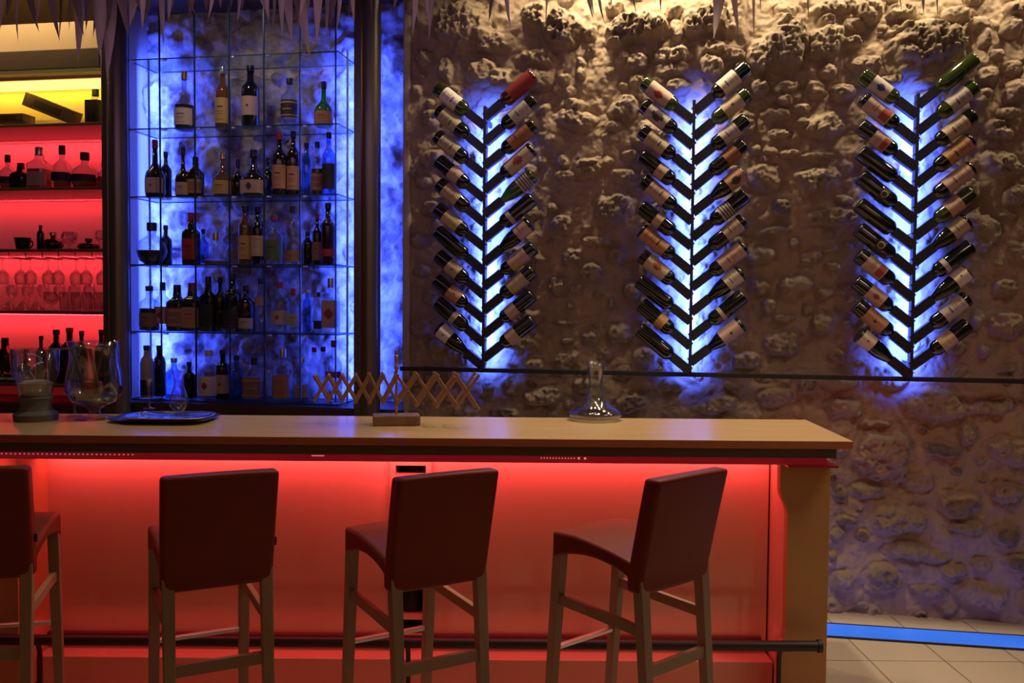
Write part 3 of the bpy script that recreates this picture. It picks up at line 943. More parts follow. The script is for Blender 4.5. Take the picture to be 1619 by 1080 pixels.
# px, ytop, width, kind, glass, cap, label, liquid, description, label range, mark
ROWS = [
 (4, 'top', [
  (291,112,26,'cognac','clear','capgold',CREAM,'dark','long-necked cognac bottle with cream label and gold stopper',(.08,.36),'text'),
  (352,106,20,'tall','amber','capsilver',GOLD,None,'amber whisky bottle with gold label',(.1,.5),'text'),
  (396,104,24,'wine','black','capblack',PINK,None,'tall black wine-shaped bottle with pale label',(.2,.5),'dot'),
  (458,124,24,'tall','clear','capblack',BLK,None,'clear bottle with black stopper and black label',(.2,.55),'bars'),
  (512,129,26,'cognac','brightgreen','capblack',ORA,None,'bright green bottle with orange label',(.05,.33),'text')]),
 (3, 'second', [
  (245,221,26,'cognac','brown','capred',PINK,None,'dark bulbous bottle with pink label',(.08,.34),'dot'),
  (262,240,15,'tall','black','capblack',None,None,'slim plain black bottle',(.1,.4),None),
  (289,233,20,'cognac','brown','capblack',PINK,'dark','dark reddish bottle with pale pink label',(.05,.30),'text'),
  (309,248,21,'square','brown','capblack',BRN,None,'square dark bottle with brown label',(.1,.45),'bars'),
  (352,241,27,'cognac','amber','capgold',GOLD,'amber','squat amber bottle with yellow label',(.06,.36),'text'),
  (376,252,18,'round','black','capblack',None,None,'small round black bottle',(.1,.4),None),
  (401,237,36,'cognac','brown','capblack',PINK,None,'broad dark flask with big cream label',(.06,.34),'splash'),
  (424,250,16,'tall','black','capblack',None,None,'narrow black bottle',(.1,.4),None),
  (442,212,20,'wine','brown','capred',ORA,None,'tall dark bottle with orange label and red cap',(.12,.5),'text'),
  (464,200,18,'wine','brown','capblack',ORA,None,'very tall dark bottle with long orange label',(.1,.46),'text'),
  (485,226,14,'slim','blue','capblack',None,None,'thin blue glass bottle with dark cap',(.1,.4),None),
  (502,224,18,'tall','clear','capblack',BRN,'dark','clear bottle with brown label and dark cap',(.1,.42),'bars'),
  (520,209,18,'wine','blue','capblack',BLK,None,'tall blue bottle with black label',(.1,.5),'text')]),
 (2, 'third', [
  (240,352,40,'round','clear','capblack',None,'dark','round clear decanter half filled with dark spirit',(.1,.4),None),
  (262,356,16,'tall','black','capblack',None,None,'slim dark bottle',(.1,.4),None),
  (302,336,22,'square','brown','capred',REDL,None,'square dark bottle with red label and red cap',(.1,.5),'text'),
  (321,362,14,'tall','blue','capblack',None,None,'small deep blue bottle',(.1,.4),None),
  (341,368,34,'flare','clear','capgold',None,'amber','wide flat-bottomed decanter with gold stopper',(.1,.4),None),
  (388,326,19,'slim','amber','capblack',GOLD,None,'slim golden bottle with dark cap',(.1,.5),'text'),
  (408,327,19,'wine','black','capblack',TAN,None,'black bottle with cream label',(.15,.5),'bars'),
  (433,340,24,'tall','clear','capred',GRN,None,'round-shouldered clear bottle with red cap and green label',(.08,.5),'text'),
  (463,326,21,'tall','clear','capblack',BRN,None,'clear bottle with tall black cap and brown label',(.05,.25),'dot'),
  (487,366,14,'slim','black','capblack',None,None,'short thin dark bottle',(.1,.4),None),
  (502,338,15,'tall','brown','capred',BRN,None,'narrow dark bottle with tan label and red tip',(.1,.45),'text'),
  (519,321,20,'wine','brown','capblack',REDL,None,'tall dark bottle with bright red label',(.14,.26),None)]),
 (1, 'fourth', [
  (236,452,26,'tall','clear','capblack',BRN,'dark','clear bottle with black stopper and amber label',(.1,.4),'text'),
  (257,446,20,'square','clear','capblack',PINK,None,'clear square bottle with pink label',(.15,.5),'redspot'),
  (280,450,26,'square','brown','capblack',BRN,None,'dark square bottle with brown label',(.1,.5),'bars'),
  (304,447,30,'square','brown','capred',ORA,None,'wide square bottle with orange label and red cap',(.08,.5),'redtext'),
  (329,437,22,'square','black','capblack',BLK,None,'black-labelled square bottle',(.1,.5),'text'),
  (348,438,17,'tall','black','capblack',None,None,'plain black bottle',(.1,.4),None),
  (367,434,24,'wine','black','capblack',BLK,None,'dark green-black bottle with small grey print',(.06,.4),'stripes'),
  (389,451,22,'tall','brown','capblack',GRY,None,'dark bottle with small grey label',(.08,.3),'text'),
  (412,441,16,'slim','clear','capblack',ORA,None,'clear bottle with orange neck label',(.5,.66),None),
  (443,446,25,'tall','clear','capred',GRY,None,'clear bottle with round brown emblem',(.16,.44),'redspot'),
  (464,456,18,'square','clear','capred',GRY,None,'clear square bottle with grey label and red cap',(.16,.44),'text'),
  (486,458,13,'slim','blue','capsilver',None,None,'thin pale blue bottle',(.1,.4),None),
  (504,462,14,'tall','clear','capblack',BLK,None,'small clear bottle with dark label',(.1,.3),None),
  (523,440,24,'square','clear','capsilver',PINK,None,'clear bottle with pink label and dark red dot',(.1,.6),'redspot')]),
 (0, 'bottom', [
  (232,546,17,'slim','cream','capblack',BLK,None,'tall cream bottle with dark foot',(.04,.34),None),
  (252,546,16,'slim','black','capblack',None,None,'thin dark bottle with blue glints',(.1,.4),None),
  (275,566,22,'tall','blue','capsilver',None,None,'pale blue bottle behind the little carafe',(.1,.4),None),
  (299,572,17,'tall','black','capblack',None,None,'short black bottle',(.1,.4),None),
  (330,554,28,'tall','clear','capcream',WHT,None,'clear bottle with large white label and cream neck',(.08,.48),'redspot'),
  (352,553,20,'wine','black','capblack',TAN,None,'black bottle with narrow tan label',(.12,.5),'dot'),
  (374,562,20,'tall','blue','capblack',None,None,'blue bottle with dark cap',(.1,.4),None),
  (402,565,30,'square','clear','capblack',BRN,None,'wide clear bottle with brown label and black stopper',(.06,.54),'bars'),
  (425,585,14,'tall','clear','capsilver',None,None,'small clear bottle',(.1,.4),None),
  (447,551,26,'square','clear','capsilver',ORA,None,'square clear bottle with orange-brown label and silver cap',(.06,.5),'bars'),
  (478,566,20,'tall','clear','capsilver',GRY,None,'clear bottle with grey-white label',(.1,.4),'text'),
  (497,549,14,'slim','clear','capred',None,None,'clear slender bottle with dark red cap',(.1,.4),None),
  (511,548,14,'slim','clear','capblack',None,None,'clear slender bottle with black cap',(.1,.4),None),
  (528,538,22,'tall','clear','capred',REDL,None,'clear bottle with red label and red cap',(.4,.5),None)]),
]
for (si, rw, items) in ROWS:
    for i, (px, yt, wd, kd, gl, cp, lb, lq, ds, lr, mk) in enumerate(items):
        oc = -0.13 - (0.06 if wd < 17 else 0.0) - .02 * (i % 2)
        spirit(px, yt, wd, SH_Z[si], kd, gl, cp, lb, lq,
               '%s, %s from left on %s glass shelf' % (ds, ORD[i], rw),
               'bottle', 'spirits on the blue lit glass shelves', oc, lab_rng=lr, mark=mk)

# ================================================================== RED BACK BAR
BS0, BS1 = -4.9, -2.51
SZ = {1: 2.735, 2: 2.345, 3: 1.965, 4: 1.580, 5: 1.125}
bb = empty('back_bar_shelving', wl(BS1, 0, 0.985), -WA, 'back bar of dark-edged shelves lit red left of the blue niche', 'shelving')
W_ = BS1 - BS0
MB().box((-W_ / 2, 0.47, .985), (W_, 0.03, 1.97 - .2)).build('back_panel', M['redback'], bb)
MB().box((-W_ / 2, 0.47, 2.735 - .985 + .22), (W_, 0.03, .44)).build('upper_back_panel', M['yellowback'], bb)
for k, z in SZ.items():
    MB().box((-W_ / 2, 0.22, z - .985 - .009), (W_, 0.46, .018)).build('shelf', M['shelfdark'], bb, bevel=.002)
    MB().box((-W_ / 2, 0.44, z - .985 - .026), (W_, 0.016, .014)).build('light_channel', M['capsilver'], bb)
for k, z in SZ.items():
    if k == 1:
        pw = 8
    else: pw = {2: 5, 3: 6, 4: 7, 5: 2}[k]
    c = wl((BS0 + BS1) / 2, -0.36, z - .030)
    area('shelf_strip_light', c, (-WN.x * .5, -WN.y * .5, -1), W_ - .1, 0.012, pw * .55, RED2)
MB().box((-0.007, 0.25, 1.2), (0.014, 0.45, 2.5)).build('side_panel', M['redback'], bb)
# header over the red shelves
zt1 = on_wall(0, 88, 0.0)[1]; zt0 = on_wall(0, 118, 0.0)[1]
hd = empty('header_beam', wl(BS1, 0, 0), -WA, 'dark brown wooden beam across the top of the red back bar', 'beam')
MB().box((-W_ / 2, -.03, (zt1 + zt0) / 2), (W_, .10, zt1 - zt0)).build('beam', M['beam'], hd, bevel=.004)
z2 = on_wall(0, 40, 0.0)[1]
MB().box((-W_ / 2, .02, (z2 + zt1) / 2), (W_, .04, z2 - zt1)).build('pale_board', M['creamwood'], hd)
ly1 = on_wall(0, 131, -0.1)[1]; ly0 = on_wall(0, 145, -0.1)[1]
lp = empty('glowing_light_bar', wl(BS1, -0.1, 0), -WA, 'glowing yellow light bar under the beam above the boxes', 'light')
MB().box((-W_ / 2, 0, (ly0 + ly1) / 2), (W_, .03, ly1 - ly0)).build('diffuser', M['led_yellow'], lp)
MB().box((-W_ / 2, 0.0, ly1 + .012), (W_, .06, .02)).build('housing', M['creamwood'], lp)
area('yellow_shelf_light', wl((BS0 + BS1) / 2, -0.38, 3.04), (-WN.x * .5, -WN.y * .5, -1), W_, .03, 4.5, YEL)
area('pale_board_light', wl((BS0 + BS1) / 2, 0.25, z2 + .12), (-WN.x * .9, -WN.y * .9, -1), W_, .03, 8, (1, .7, .35))


def lying_box(px, py, w_, h_, d_, tilt, label, o=-0.2, zs=SZ[1]):
    s, z = on_wall(px, py, o)
    root = empty('carton', wl(s, o, z), -WA, label, 'box')
    mt = Matrix.Rotation(tilt, 4, 'Y')
    MB().box((0, 0, 0), (w_, d_, h_), 0, mt).build('carton_body', M['block'], root, bevel=.003)
    MB().box((0, -d_ / 2 - .001, 0), (w_ * .55, .002, h_ * .5), 0, mt).build('printed_label', M['capgold'] if False else M['beam'], root)
    return root


lying_box(83, 173, .36, .085, .1, R(21), 'brown gift carton leaning on its corner beneath the yellow light')
lying_box(22, 189, .22, .052, .12, 0, 'flat brown carton lying at the left of the yellow-lit shelf')
spirit(151, 141, 24, SZ[1], 'square', 'clear', 'capblack', BLK, 'amber', 'square bottle with black label standing on the yellow-lit shelf', 'bottle', None, -.2, lab_rng=(.02, .7), mark='dot')
RB = [(12,245,22,'round','clear','capblack',BLK,'amber','squat clear decanter with black stopper'),
      (33,258,24,'square','brown','capblack',BLK,None,'dark square bottle with black label'),
      (62,233,28,'square','clear','capsilver',PINK,'amber','clear decanter with glass stopper'),
      (98,230,26,'round','clear','capblack',BLK,'amber','clear round bottle with tall black stopper'),
      (134,241,36,'round','clear','capblack',BLK,'amber','round flask with black disc emblem'),
      (164,258,16,'tall','clear','capred',None,'amber','slender clear bottle against the column')]
for i, (px, yt, wd, kd, gl, cp, lb, lq, ds) in enumerate(RB):
    spirit(px, yt, wd, SZ[2], kd, gl, cp, lb, lq, '%s, %s from left on the upper red-lit shelf' % (ds, ORD[i]), 'bottle', 'decanters on the upper red-lit shelf', -.2, lab_rng=(.12, .42) if kd == 'square' else (.22, .40))
RB5 = [(8,534,24,'square','brown','capblack',BLK,None,'broad dark bottle'),
       (41,552,22,'cognac','brown','capblack',None,None,'squat brown bottle'),
       (65,531,13,'wine','black','capblack',None,None,'very slim black bottle'),
       (89,521,20,'wine','brown','capblack',WHT,None,'dark bottle with white neck band'),
       (110,518,21,'wine','brown','capred',PINK,None,'dark bottle with red neck'),
       (129,523,15,'wine','black','capblack',None,None,'plain dark slim bottle'),
       (160,521,16,'wine','brown','capblack',WHT,None,'dark bottle with white band beside the column')]
for i, (px, yt, wd, kd, gl, cp, lb, lq, ds) in enumerate(RB5):
    spirit(px, yt, wd, SZ[5], kd, gl, cp, lb, lq, '%s, %s from left on the lowest red-lit shelf' % (ds, ORD[i]), 'bottle', 'bottles on the lowest red-lit shelf', -.2, lab_rng=(.60, .64) if lb else (.1, .4))
for i, px in enumerate((4, 20)):
    spirit(px, 583, 14, SZ[5], 'tall', 'black', 'capblack', GRY, None, 'short black bottle, %s of two at the front left of the lowest red-lit shelf' % ORD[i], 'bottle', None, -.06, lab_rng=(.2, .4))

# objects on the third red shelf
s, z = on_wall(36, 392, -.2)
mug = MB().lathe([(0, .002), (.036, 0), (.052, .085), (.049, .085), (.034, .006), (0, .006)], 24).build('mug', M['capblack'], None, smooth=True)
place(mug, wl(s, -.2, SZ[3]), -WA); tag(mug, 'dark flared mug at the left of the red shelf above hanging glasses', 'mug')
MB().tube([(.046, 0, .065), (.070, 0, .062), (.073, 0, .04), (.055, 0, .02), (.038, 0, .018)], .005, 8).build('handle', M['capblack'], mug, smooth='all')
spirit(64, 356, 9, SZ[3], 'slim', 'black', 'capblack', None, None, 'thin black cylinder bottle right of the dark mug on red shelf', 'bottle', None, -.2)
spirit(84, 367, 26, SZ[3], 'round', 'brown', 'capgold', None, None, 'small dark pot-bellied bottle with gold stopper on the red shelf', 'bottle', None, -.2)
spirit(140, 377, 28, SZ[3], 'round', 'brown', 'capblack', None, None, 'low dark flask between the glass goblets on the red shelf', 'bottle', None, -.2)


def goblet_mesh(h, r, stem=True, bowl='wine'):
    mb = MB()
    if bowl == 'wine':
        pr = [(0, .002), (r * .85, 0), (r * .85, .003), (.006, .010), (.0045, h * .2), (.0045, h * .42), (r * .35, h * .47), (r * .85, h * .6), (r, h * .74), (r * .93, h * .88), (r * .82, h), (r * .78, h), (r * .9, h * .87), (r * .95, h * .74), (r * .8, h * .61), (0, h * .49)]
    elif bowl == 'martini':
        pr = [(0, .002), (r * .7, 0), (r * .7, .003), (.006, .010), (.0045, h * .2), (.0045, h * .55), (r, h), (r * .96, h), (0, h * .57)]
    elif bowl == 'tumbler':
        pr = [(0, 0), (r * .85, 0), (r, h), (r * .94, h), (r * .8, h * .1), (0, h * .1)]
    else:
        pr = [(0, .002), (r * .8, 0), (r * .8, .003), (.008, .012), (.006, h * .3), (r * .6, h * .4), (r, h * .65), (r * .95, h), (r * .9, h), (r * .94, h * .66), (0, h * .42)]
    mb.lathe(pr, 24)
    return mb.mesh('glass', [M['glass']], 'all')


def put_mesh(name, me, loc, label, cat, group=None, flip=False, rz=0):
    o = bpy.data.objects.new(name, me); COL.objects.link(o)
    o.location = loc
    o.rotation_euler = (PI if flip else 0, 0, rz)
    return tag(o, label, cat, group)


gw = goblet_mesh(.17, .040); gm = goblet_mesh(.15, .048, bowl='martini'); gt = goblet_mesh(.12, .036, bowl='tumbler'); gb = goblet_mesh(.12, .050, bowl='bowl')
s, _ = on_wall(110, 390, -.2)
put_mesh('glass_goblet', gb, wl(s, -.2, SZ[3]), 'wide-bowled glass goblet between dark bottles on the red shelf', 'glass')
s, _ = on_wall(158, 390, -.2)
put_mesh('glass_goblet', goblet_mesh(.13, .030), wl(s, -.2, SZ[3]), 'small stemmed glass at the right end of the red shelf', 'glass')
# hanging glasses on wire runners
for i, px in enumerate((4, 26, 48, 70, 92, 114, 136, 156)):
    s, _ = on_wall(px, 420, -.14)
    put_mesh('wine_glass', gw, wl(s, -.14 - .04 * (i % 2), SZ[3] - .047), 'stemmed glass hanging upside down, %s from left under the red shelf' % ORD[i], 'glass', 'glasses hanging under the red shelf', True)
rn = empty('glass_hanger', wl(BS1, 0, SZ[3]), -WA, 'dark wire runners for stemware under the third red shelf', 'hanger')
for i in range(7):
    x = on_wall(2 + i * 26, 400, -.1)[0] - BS1
    mb = MB().tube([(x, .02, -.019), (x, .02, -.050), (x + .028, .02, -.050)], .003, 6)
    mb.tube([(x + .028, .02, -.050), (x + .028, .34, -.050)], .003, 6)
    mb.build('wire', M['black_metal'], rn)
for i, (px, me, nm) in enumerate([(14,gm,'martini glass'),(36,gm,'martini glass'),(58,gm,'martini glass'),(82,gb,'bowl glass'),(103,gt,'tumbler'),(121,gt,'tumbler'),(139,gt,'tumbler'),(157,gt,'tumbler')]):
    s, _ = on_wall(px, 490, -.14)
    o = put_mesh(nm.replace(' ', '_'), me, wl(s, -.14, SZ[4] + (.1505 if nm[0] == 'm' else .0005)), '%s, %s from left in the front row of the glass shelf lit red' % (nm, ORD[i]), 'glass', 'glasses standing on the red shelf', nm[0] == 'm')
for i, px in enumerate((20, 45, 70, 95, 118, 142)):
    s, _ = on_wall(px, 490, -.3)
    put_mesh('wine_glass', gw, wl(s, -.30, SZ[4] + .0005), 'tall stemmed glass standing %s from left in the back row on red shelf' % ORD[i], 'glass', 'tall glasses at the back of the red shelf')
for i, px in enumerate((6, 26, 86, 100)):
    s, _ = on_wall(px, 640, -.08)
    put_mesh('tumbler', gt, wl(s, 0.12, .9855), 'low tumbler %s from left beneath the lowest red shelf' % ORD[i], 'glass', 'tumblers below the red shelves')

# ================================================================== BAR COUNTER
bar = empty('bar_counter', (0, 3.61, 0), 0, 'long pale wood bar counter with red underlighting in front of the stone wall', 'bar counter')
X0, XR = -3.4, 1.345
mb = MB()
bz = 1.088
mb.hexa([(X0, 0, bz), (XR, 0, bz), (XR + .03, .68, bz), (X0, .68, bz)], [(X0, 0, 1.12), (XR, 0, 1.12), (XR + .03, .68, 1.12), (X0, .68, 1.12)])
top = mb.build('countertop', [M['countertop'], M['counteredge']], bar, bevel=.003)
for p in top.data.polygons:
    if abs(p.normal.z) < .5: p.material_index = 1
MB().box(((X0 + 1.29) / 2, .16, 1.068), (1.29 - X0, .26, .042)).build('fascia', pmat('fascia_board', (0.085, 0.065, 0.05), .5), bar)
MB().box(((X0 + 1.26) / 2, .14, 1.031), (1.26 - X0, .18, .032)).build('light_housing', pmat('self_lit_red_housing', (0.3, 0.02, 0.03), 0.15, emis=(1, .03, .06), estr=.09), bar, bevel=.003)  # faint red emission put in to keep the housing from going black
dots = MB()  # emissive dots stand in for light reflections along the glossy housing
for i in range(30):
    dots.box((-2.03 + i * .018, .048, 1.036), (.004, .004, .003))
for i in range(12):
    dots.box((.12 + i * .012, .047, 1.036), (.004, .004, .004))
dots.box((.27, .047, 1.036), (.008, .004, .008)); dots.box((.295, .047, 1.036), (.008, .004, .008))
dots.box((-.77, .048, 1.038), (.05, .004, .003))
tag(dots.build('led_reflections', M['led_glint_dot'], bar), kind='stuff')
PY = 0.39                       # panel plane behind the counter edge
for (a, b_) in ((-2.02, -.525), (-.345, 1.125)):
    MB().box(((a + b_) / 2, PY + .012, .56), (b_ - a, .024, .90)).build('front_panel', M['barpanel'], bar)
MB().box(((-2.02 + 1.125) / 2, PY + .10, .55), (3.145, .02, 1.06)).build('inner_wall', M['dark_int'], bar) if False else None
MB().box((-1.05, .64, .54), (4.7, .02, 1.08)).build('rear_panel', M['darkwood'], bar)
MB().box((-.4475, PY - .03, .065), (3.145, .17, .13)).build('plinth', M['barpanel'], bar, bevel=.004)
MB().box(((-2.02 + 1.10) / 2, PY - .012, .188), (3.12, .024, .026)).build('lower_trim', pmat('dark_red_trim', (0.1, 0.02, 0.02), .4), bar, bevel=.003)
# end pier on the right with its shaped inner edge
pts = [(1.305, 0), (1.305, 1.005), (1.10, 1.005), (1.10, .90), (1.104, .875), (1.125, .83), (1.133, .80), (1.133, .32), (1.125, .28), (1.108, .27), (1.10, 0)]
mb = MB(); mb.prism([(p[0], p[1]) for p in pts], .135, .18)
mb.build('end_pier', M['pier'], bar, bevel=.002)
MB().box((1.218, .405, .50), (.17, .45, 1.0)).build('pier_body', M['barpanel'], bar)
MB().box((1.20, .13, 1.012), (.20, .20, .008)).build('pier_top_plate', M['capred'], bar)
MB().box((-2.7, .40, .52), (1.36, .53, 1.0)).build('left_pier', M['pier'], bar)
# niche unit in the middle of the front
fr = MB()
x0, x1 = -.525, -.345
for x in (x0 + .012, x1 - .012): fr.box((x, PY + .0, .56), (.024, .05, .90))
for z0_, z1_ in ((.945, 1.01), (.44, .905), (.268, .292), (.13, .205)):
    fr.box(((x0 + x1) / 2, PY, (z0_ + z1_) / 2), (x1 - x0 - .02, .046, z1_ - z0_))
fr.build('cupboard_frame', M['barpanel'], bar)
MB().box(((x0 + x1) / 2, PY + .15, .56), (x1 - x0, .02, .9)).build('cupboard_back', M['dark_int'], bar)
fb = MB().lathe([(0, 0), (.05, 0), (.055, .02), (.045, .07), (.02, .1), (0, .1)], 16, 0, Matrix.Translation((-.44, PY + .06, .293))).build('stored_jar', M['black_metal'], bar, smooth=True)
MB().tube([(-.345, PY - .04, .27), (-.345, PY - .04, .62)], .009, 10).build('drain_pipe', M['black_metal'], bar)
# foot rail
fr_ = empty('foot_rail', (0, 3.65, .287), 0, 'dark round metal foot rail along the front of the bar', 'foot rail')
MB().tube([(-3.3, 0, 0), (1.235, 0, 0)], .021, 20).build('rail', M['black_metal'], fr_, smooth=True)
MB().tube([(1.235, 0, 0), (1.25, 0, 0)], .026, 20).build('end_cap', M['black_metal'], fr_, smooth=True)
for x in (1.09, -.41, -1.9):
    MB().tube([(x, 0, 0), (x, .02, -.03), (x, .03, -.06), (x, .03, -.285)], .010, 10).build('bracket', M['black_metal'], fr_, smooth=True)

# red light strips below the counter
area('underbar_light', ((-2.0 - .53) / 2, 3.61 + .335, 1.012), (0, .30, -1), 1.48, .02, 5.5, RED, ax=RT0)
area('underbar_light', ((-.34 + 1.12) / 2, 3.61 + .335, 1.012), (0, .30, -1), 1.46, .02, 5.5, RED, ax=RT0)
area('underbar_light', (-.435, 3.61 + .27, 1.012), (0, .75, -1), .16, .02, 1.3, RED, ax=RT0)
area('underbar_light', (-2.5, 3.61 + .07, 1.012), (0, .35, -1), .9, .02, 1.5, RED, ax=RT0)
area('underbar_light', (1.27, 3.61 + .22, 1.03), (1, .6, .25), .3, .02, 1.3, RED, ax=RT0)
area('plinth_light', (-.45, 3.61 + .26, .30), (0, .2, -1), 3.1, .015, .8, RED, ax=RT0)


# ================================================================== BAR STOOLS
def make_stool(x, y, th, label):
    """root below the middle of the back's rear face; local +y faces the bar"""
    root = empty('bar_stool', (x, y, 0), th, label, 'bar stool', 'bar stools along the counter')
    w2 = .178; D = .425
    SE = .845
    # backrest: slab leaning back, rounded
    mb = MB()
    n = 8
    th_ = .062
    cols = []
    for j in range(n + 1):
        t = j / n
        z = .712 + t * .386
        yb = -.085 * max(0, t - .12) ** 1.05
        cols.append((yb, z))
    vs = []; fs = []
    nx = 6
    for side in (0, 1):
        for j, (yb, z) in enumerate(cols):
            for i in range(nx + 1):
                u = -1 + 2 * i / nx
                ww = w2 * (1 + .03 * j / n)
                bow = .012 * (u * u)
                vs.append((u * ww, yb + side * th_ + bow * (1 if side else .6), z + .004 * (1 - u * u) * (j == n)))
    def id_(s_, j, i): return s_ * (n + 1) * (nx + 1) + j * (nx + 1) + i
    for j in range(n):
        for i in range(nx):
            fs.append((id_(0, j, i), id_(0, j, i + 1), id_(0, j + 1, i + 1), id_(0, j + 1, i)))
            fs.append((id_(1, j, i), id_(1, j + 1, i), id_(1, j + 1, i + 1), id_(1, j, i + 1)))
    for j in range(n):
        fs.append((id_(0, j, 0), id_(0, j + 1, 0), id_(1, j + 1, 0), id_(1, j, 0)))
        fs.append((id_(0, j, nx), id_(1, j, nx), id_(1, j + 1, nx), id_(0, j + 1, nx)))
    for i in range(nx):
        fs.append((id_(0, 0, i), id_(1, 0, i), id_(1, 0, i + 1), id_(0, 0, i + 1)))
        fs.append((id_(0, n, i), id_(0, n, i + 1), id_(1, n, i + 1), id_(1, n, i)))
    mb.add(vs, fs)
    bk = mb.build('backrest', M['leather'], root, smooth=True, bevel=.014, seg=3)
    MB().box((w2 + .006, .02, .845), (.012, .003, .028)).build('fabric_tag', M['capblack'], bk)
    # seat: skirted cushion with arched lower edge
    pts = []
    n = 14
    y0, y1 = .045, D
    for i in range(n + 1):
        t = i / n
        pts.append((y0 + (y1 - y0) * t, SE - .035 + .035 * min(1, t * 1.4) ** .8 + .006 * math.sin(PI * t)))
    low = []
    for i in range(n + 1):
        t = 1 - i / n
        low.append((y0 + (y1 - y0) * t, .745 + .045 * math.sin(PI * t) ** .7 if 0 < t < 1 else .745))
    prof = pts + low
    mb = MB()
    rows = [(-1.0, 0), (-.5, .004), (0, .006), (.5, .004), (1.0, 0)]
    m0 = len(prof)
    vs = []
    for u, dz in rows:
        for k, (yy, zz) in enumerate(prof):
            lowarch = 0.0 if k <= n else (.018 * (1 - u * u))
            vs.append((u * w2 * 1.0, yy, zz + (dz if k <= n else lowarch)))
    fs = []
    for r_ in range(len(rows) - 1):
        for k in range(m0):
            k2 = (k + 1) % m0
            fs.append((r_ * m0 + k, r_ * m0 + k2, (r_ + 1) * m0 + k2, (r_ + 1) * m0 + k))
    mb.add(vs, fs)
    # side caps as quads
    for r_ in (0, len(rows) - 1):
        base = r_ * m0
        caps = [(base + i, base + i + 1, base + 2 * n + 1 - i - 1, base + 2 * n + 1 - i) for i in range(n)]
        mb.f += caps; mb.mi += [0] * len(caps)
    mb.build('seat', M['leather'], root, smooth=True, bevel=.012, seg=3)
    # legs
    t = .040

    def leg(x0_, y0_, x1_, y1_, ztop):
        a, b2 = t / 2, t / 2 * .78
        bot = [(x1_ - b2, y1_ - b2, 0), (x1_ + b2, y1_ - b2, 0), (x1_ + b2, y1_ + b2, 0), (x1_ - b2, y1_ + b2, 0)]
        tp = [(x0_ - a, y0_ - a, ztop), (x0_ + a, y0_ - a, ztop), (x0_ + a, y0_ + a, ztop), (x0_ - a, y0_ + a, ztop)]
        MB().hexa(bot, tp).build('leg', M['legwood'], root, bevel=.003)
    lx = w2 - .022
    for sx in (-1, 1):
        leg(sx * lx, .028, sx * lx, -.035, .76)
        leg(sx * lx, D - .024, sx * (lx + .005), D + .035, .79)

    def legy(front, z):
        return (D - .024 + (.059) * (1 - z / .79)) if front else (.028 - .063 * (1 - z / .76))
    for sx in (-1, 1):
        z = .60
        MB().bar((sx * lx, legy(0, z), z - .01), (sx * lx, legy(1, z), z + .005), .020, .036).build('side_rung', M['legwood'], root, bevel=.002)
    z = .46
    MB().bar((-lx, legy(0, z), z), (lx, legy(0, z), z), .020, .040).build('rear_rung', M['legwood'], root, bevel=.002)
    z = .42
    MB().bar((-lx, legy(1, z), z), (lx, legy(1, z), z), .022, .014).build('front_foot_bar', M['clip'], root, bevel=.002)
    return root


def stool_at(rlx, rly, th, label):
    """from the rear left corner"""
    w2 = .178
    return make_stool(rlx + w2 * math.cos(th), rly + w2 * math.sin(th), th, label)


stool_at(-1.955, 2.99, R(14), 'brown upholstered bar stool cut off by the left edge of the photo')
stool_at(-1.108, 2.90, R(27), 'brown upholstered bar stool with wooden legs in front of the silver tray')
stool_at(-.378, 2.92, R(31), 'brown upholstered bar stool with wooden legs in front of the small cupboard opening')
stool_at(.425, 2.92, R(41), 'brown upholstered bar stool nearest the right end of the counter')

# ================================================================== THINGS ON THE COUNTER
CT = 1.1205


def cpos(px, py):
    q = on_level(px, py, CT)
    return Vector((q.x, q.y, CT))


# goblet candle holder with sand on a stone foot
p = cpos(57, 664); k = p.y / F_PX
root = empty('candle_goblet', p, 0, 'glass goblet filled with sand on a grey stone foot, far left on counter', 'candle holder')
MB().lathe([(0, 0), (32 * k, 0), (33 * k, 10 * k), (24 * k, 16 * k), (22 * k, 24 * k), (25 * k, 36 * k), (24 * k, 38 * k), (0, 38 * k)], 32).build('stone_foot', M['stone_base'], root, smooth=True)
MB().lathe([(0, 38 * k), (23 * k, 38 * k), (28 * k, 60 * k), (34 * k, 75 * k), (36 * k, 113 * k), (35 * k, 113 * k), (33 * k, 76 * k), (0, 40 * k)], 32).build('glass_bowl', M['glass'], root, smooth='all')
MB().lathe([(0, 39 * k), (21 * k, 39 * k), (26 * k, 59 * k), (15 * k, 63 * k), (0, 60 * k)], 32).build('sand', M['sand'], root, smooth=True)

# hurricane vase with sticks and dark filling
p = cpos(150, 662); k = p.y / F_PX
root = empty('hurricane_vase', p, 0, 'large curved glass vase holding dark sticks and coffee beans beside the sand goblet', 'vase')
MB().lathe([(0, .002), (30 * k, 0), (30 * k, 2 * k), (10 * k, 6 * k), (8 * k, 14 * k), (14 * k, 20 * k), (34 * k, 28 * k), (43 * k, 45 * k), (42 * k, 65 * k), (37 * k, 90 * k), (36 * k, 110 * k), (40 * k, 123 * k),
            (39 * k, 123 * k), (35 * k, 110 * k), (36 * k, 90 * k), (41 * k, 65 * k), (42 * k, 46 * k), (33 * k, 30 * k), (0, 22 * k)], 40).build('glass_body', M['glass'], root, smooth='all')
MB().lathe([(0, 24 * k), (30 * k, 29 * k), (38 * k, 38 * k), (20 * k, 40 * k), (0, 37 * k)], 32).build('coffee_beans', M['coffee'], root, smooth=True)
for (xa, xb, ya) in ((-14, -38, .0), (10, -4, -.02), (-8, 12, .03)):
    MB().tube([(xa * k, ya * .4, 38 * k), (xb * k * .9, ya, 112 * k)], 3.0 * k, 8).build('stick', M['bark'], root, smooth=True)
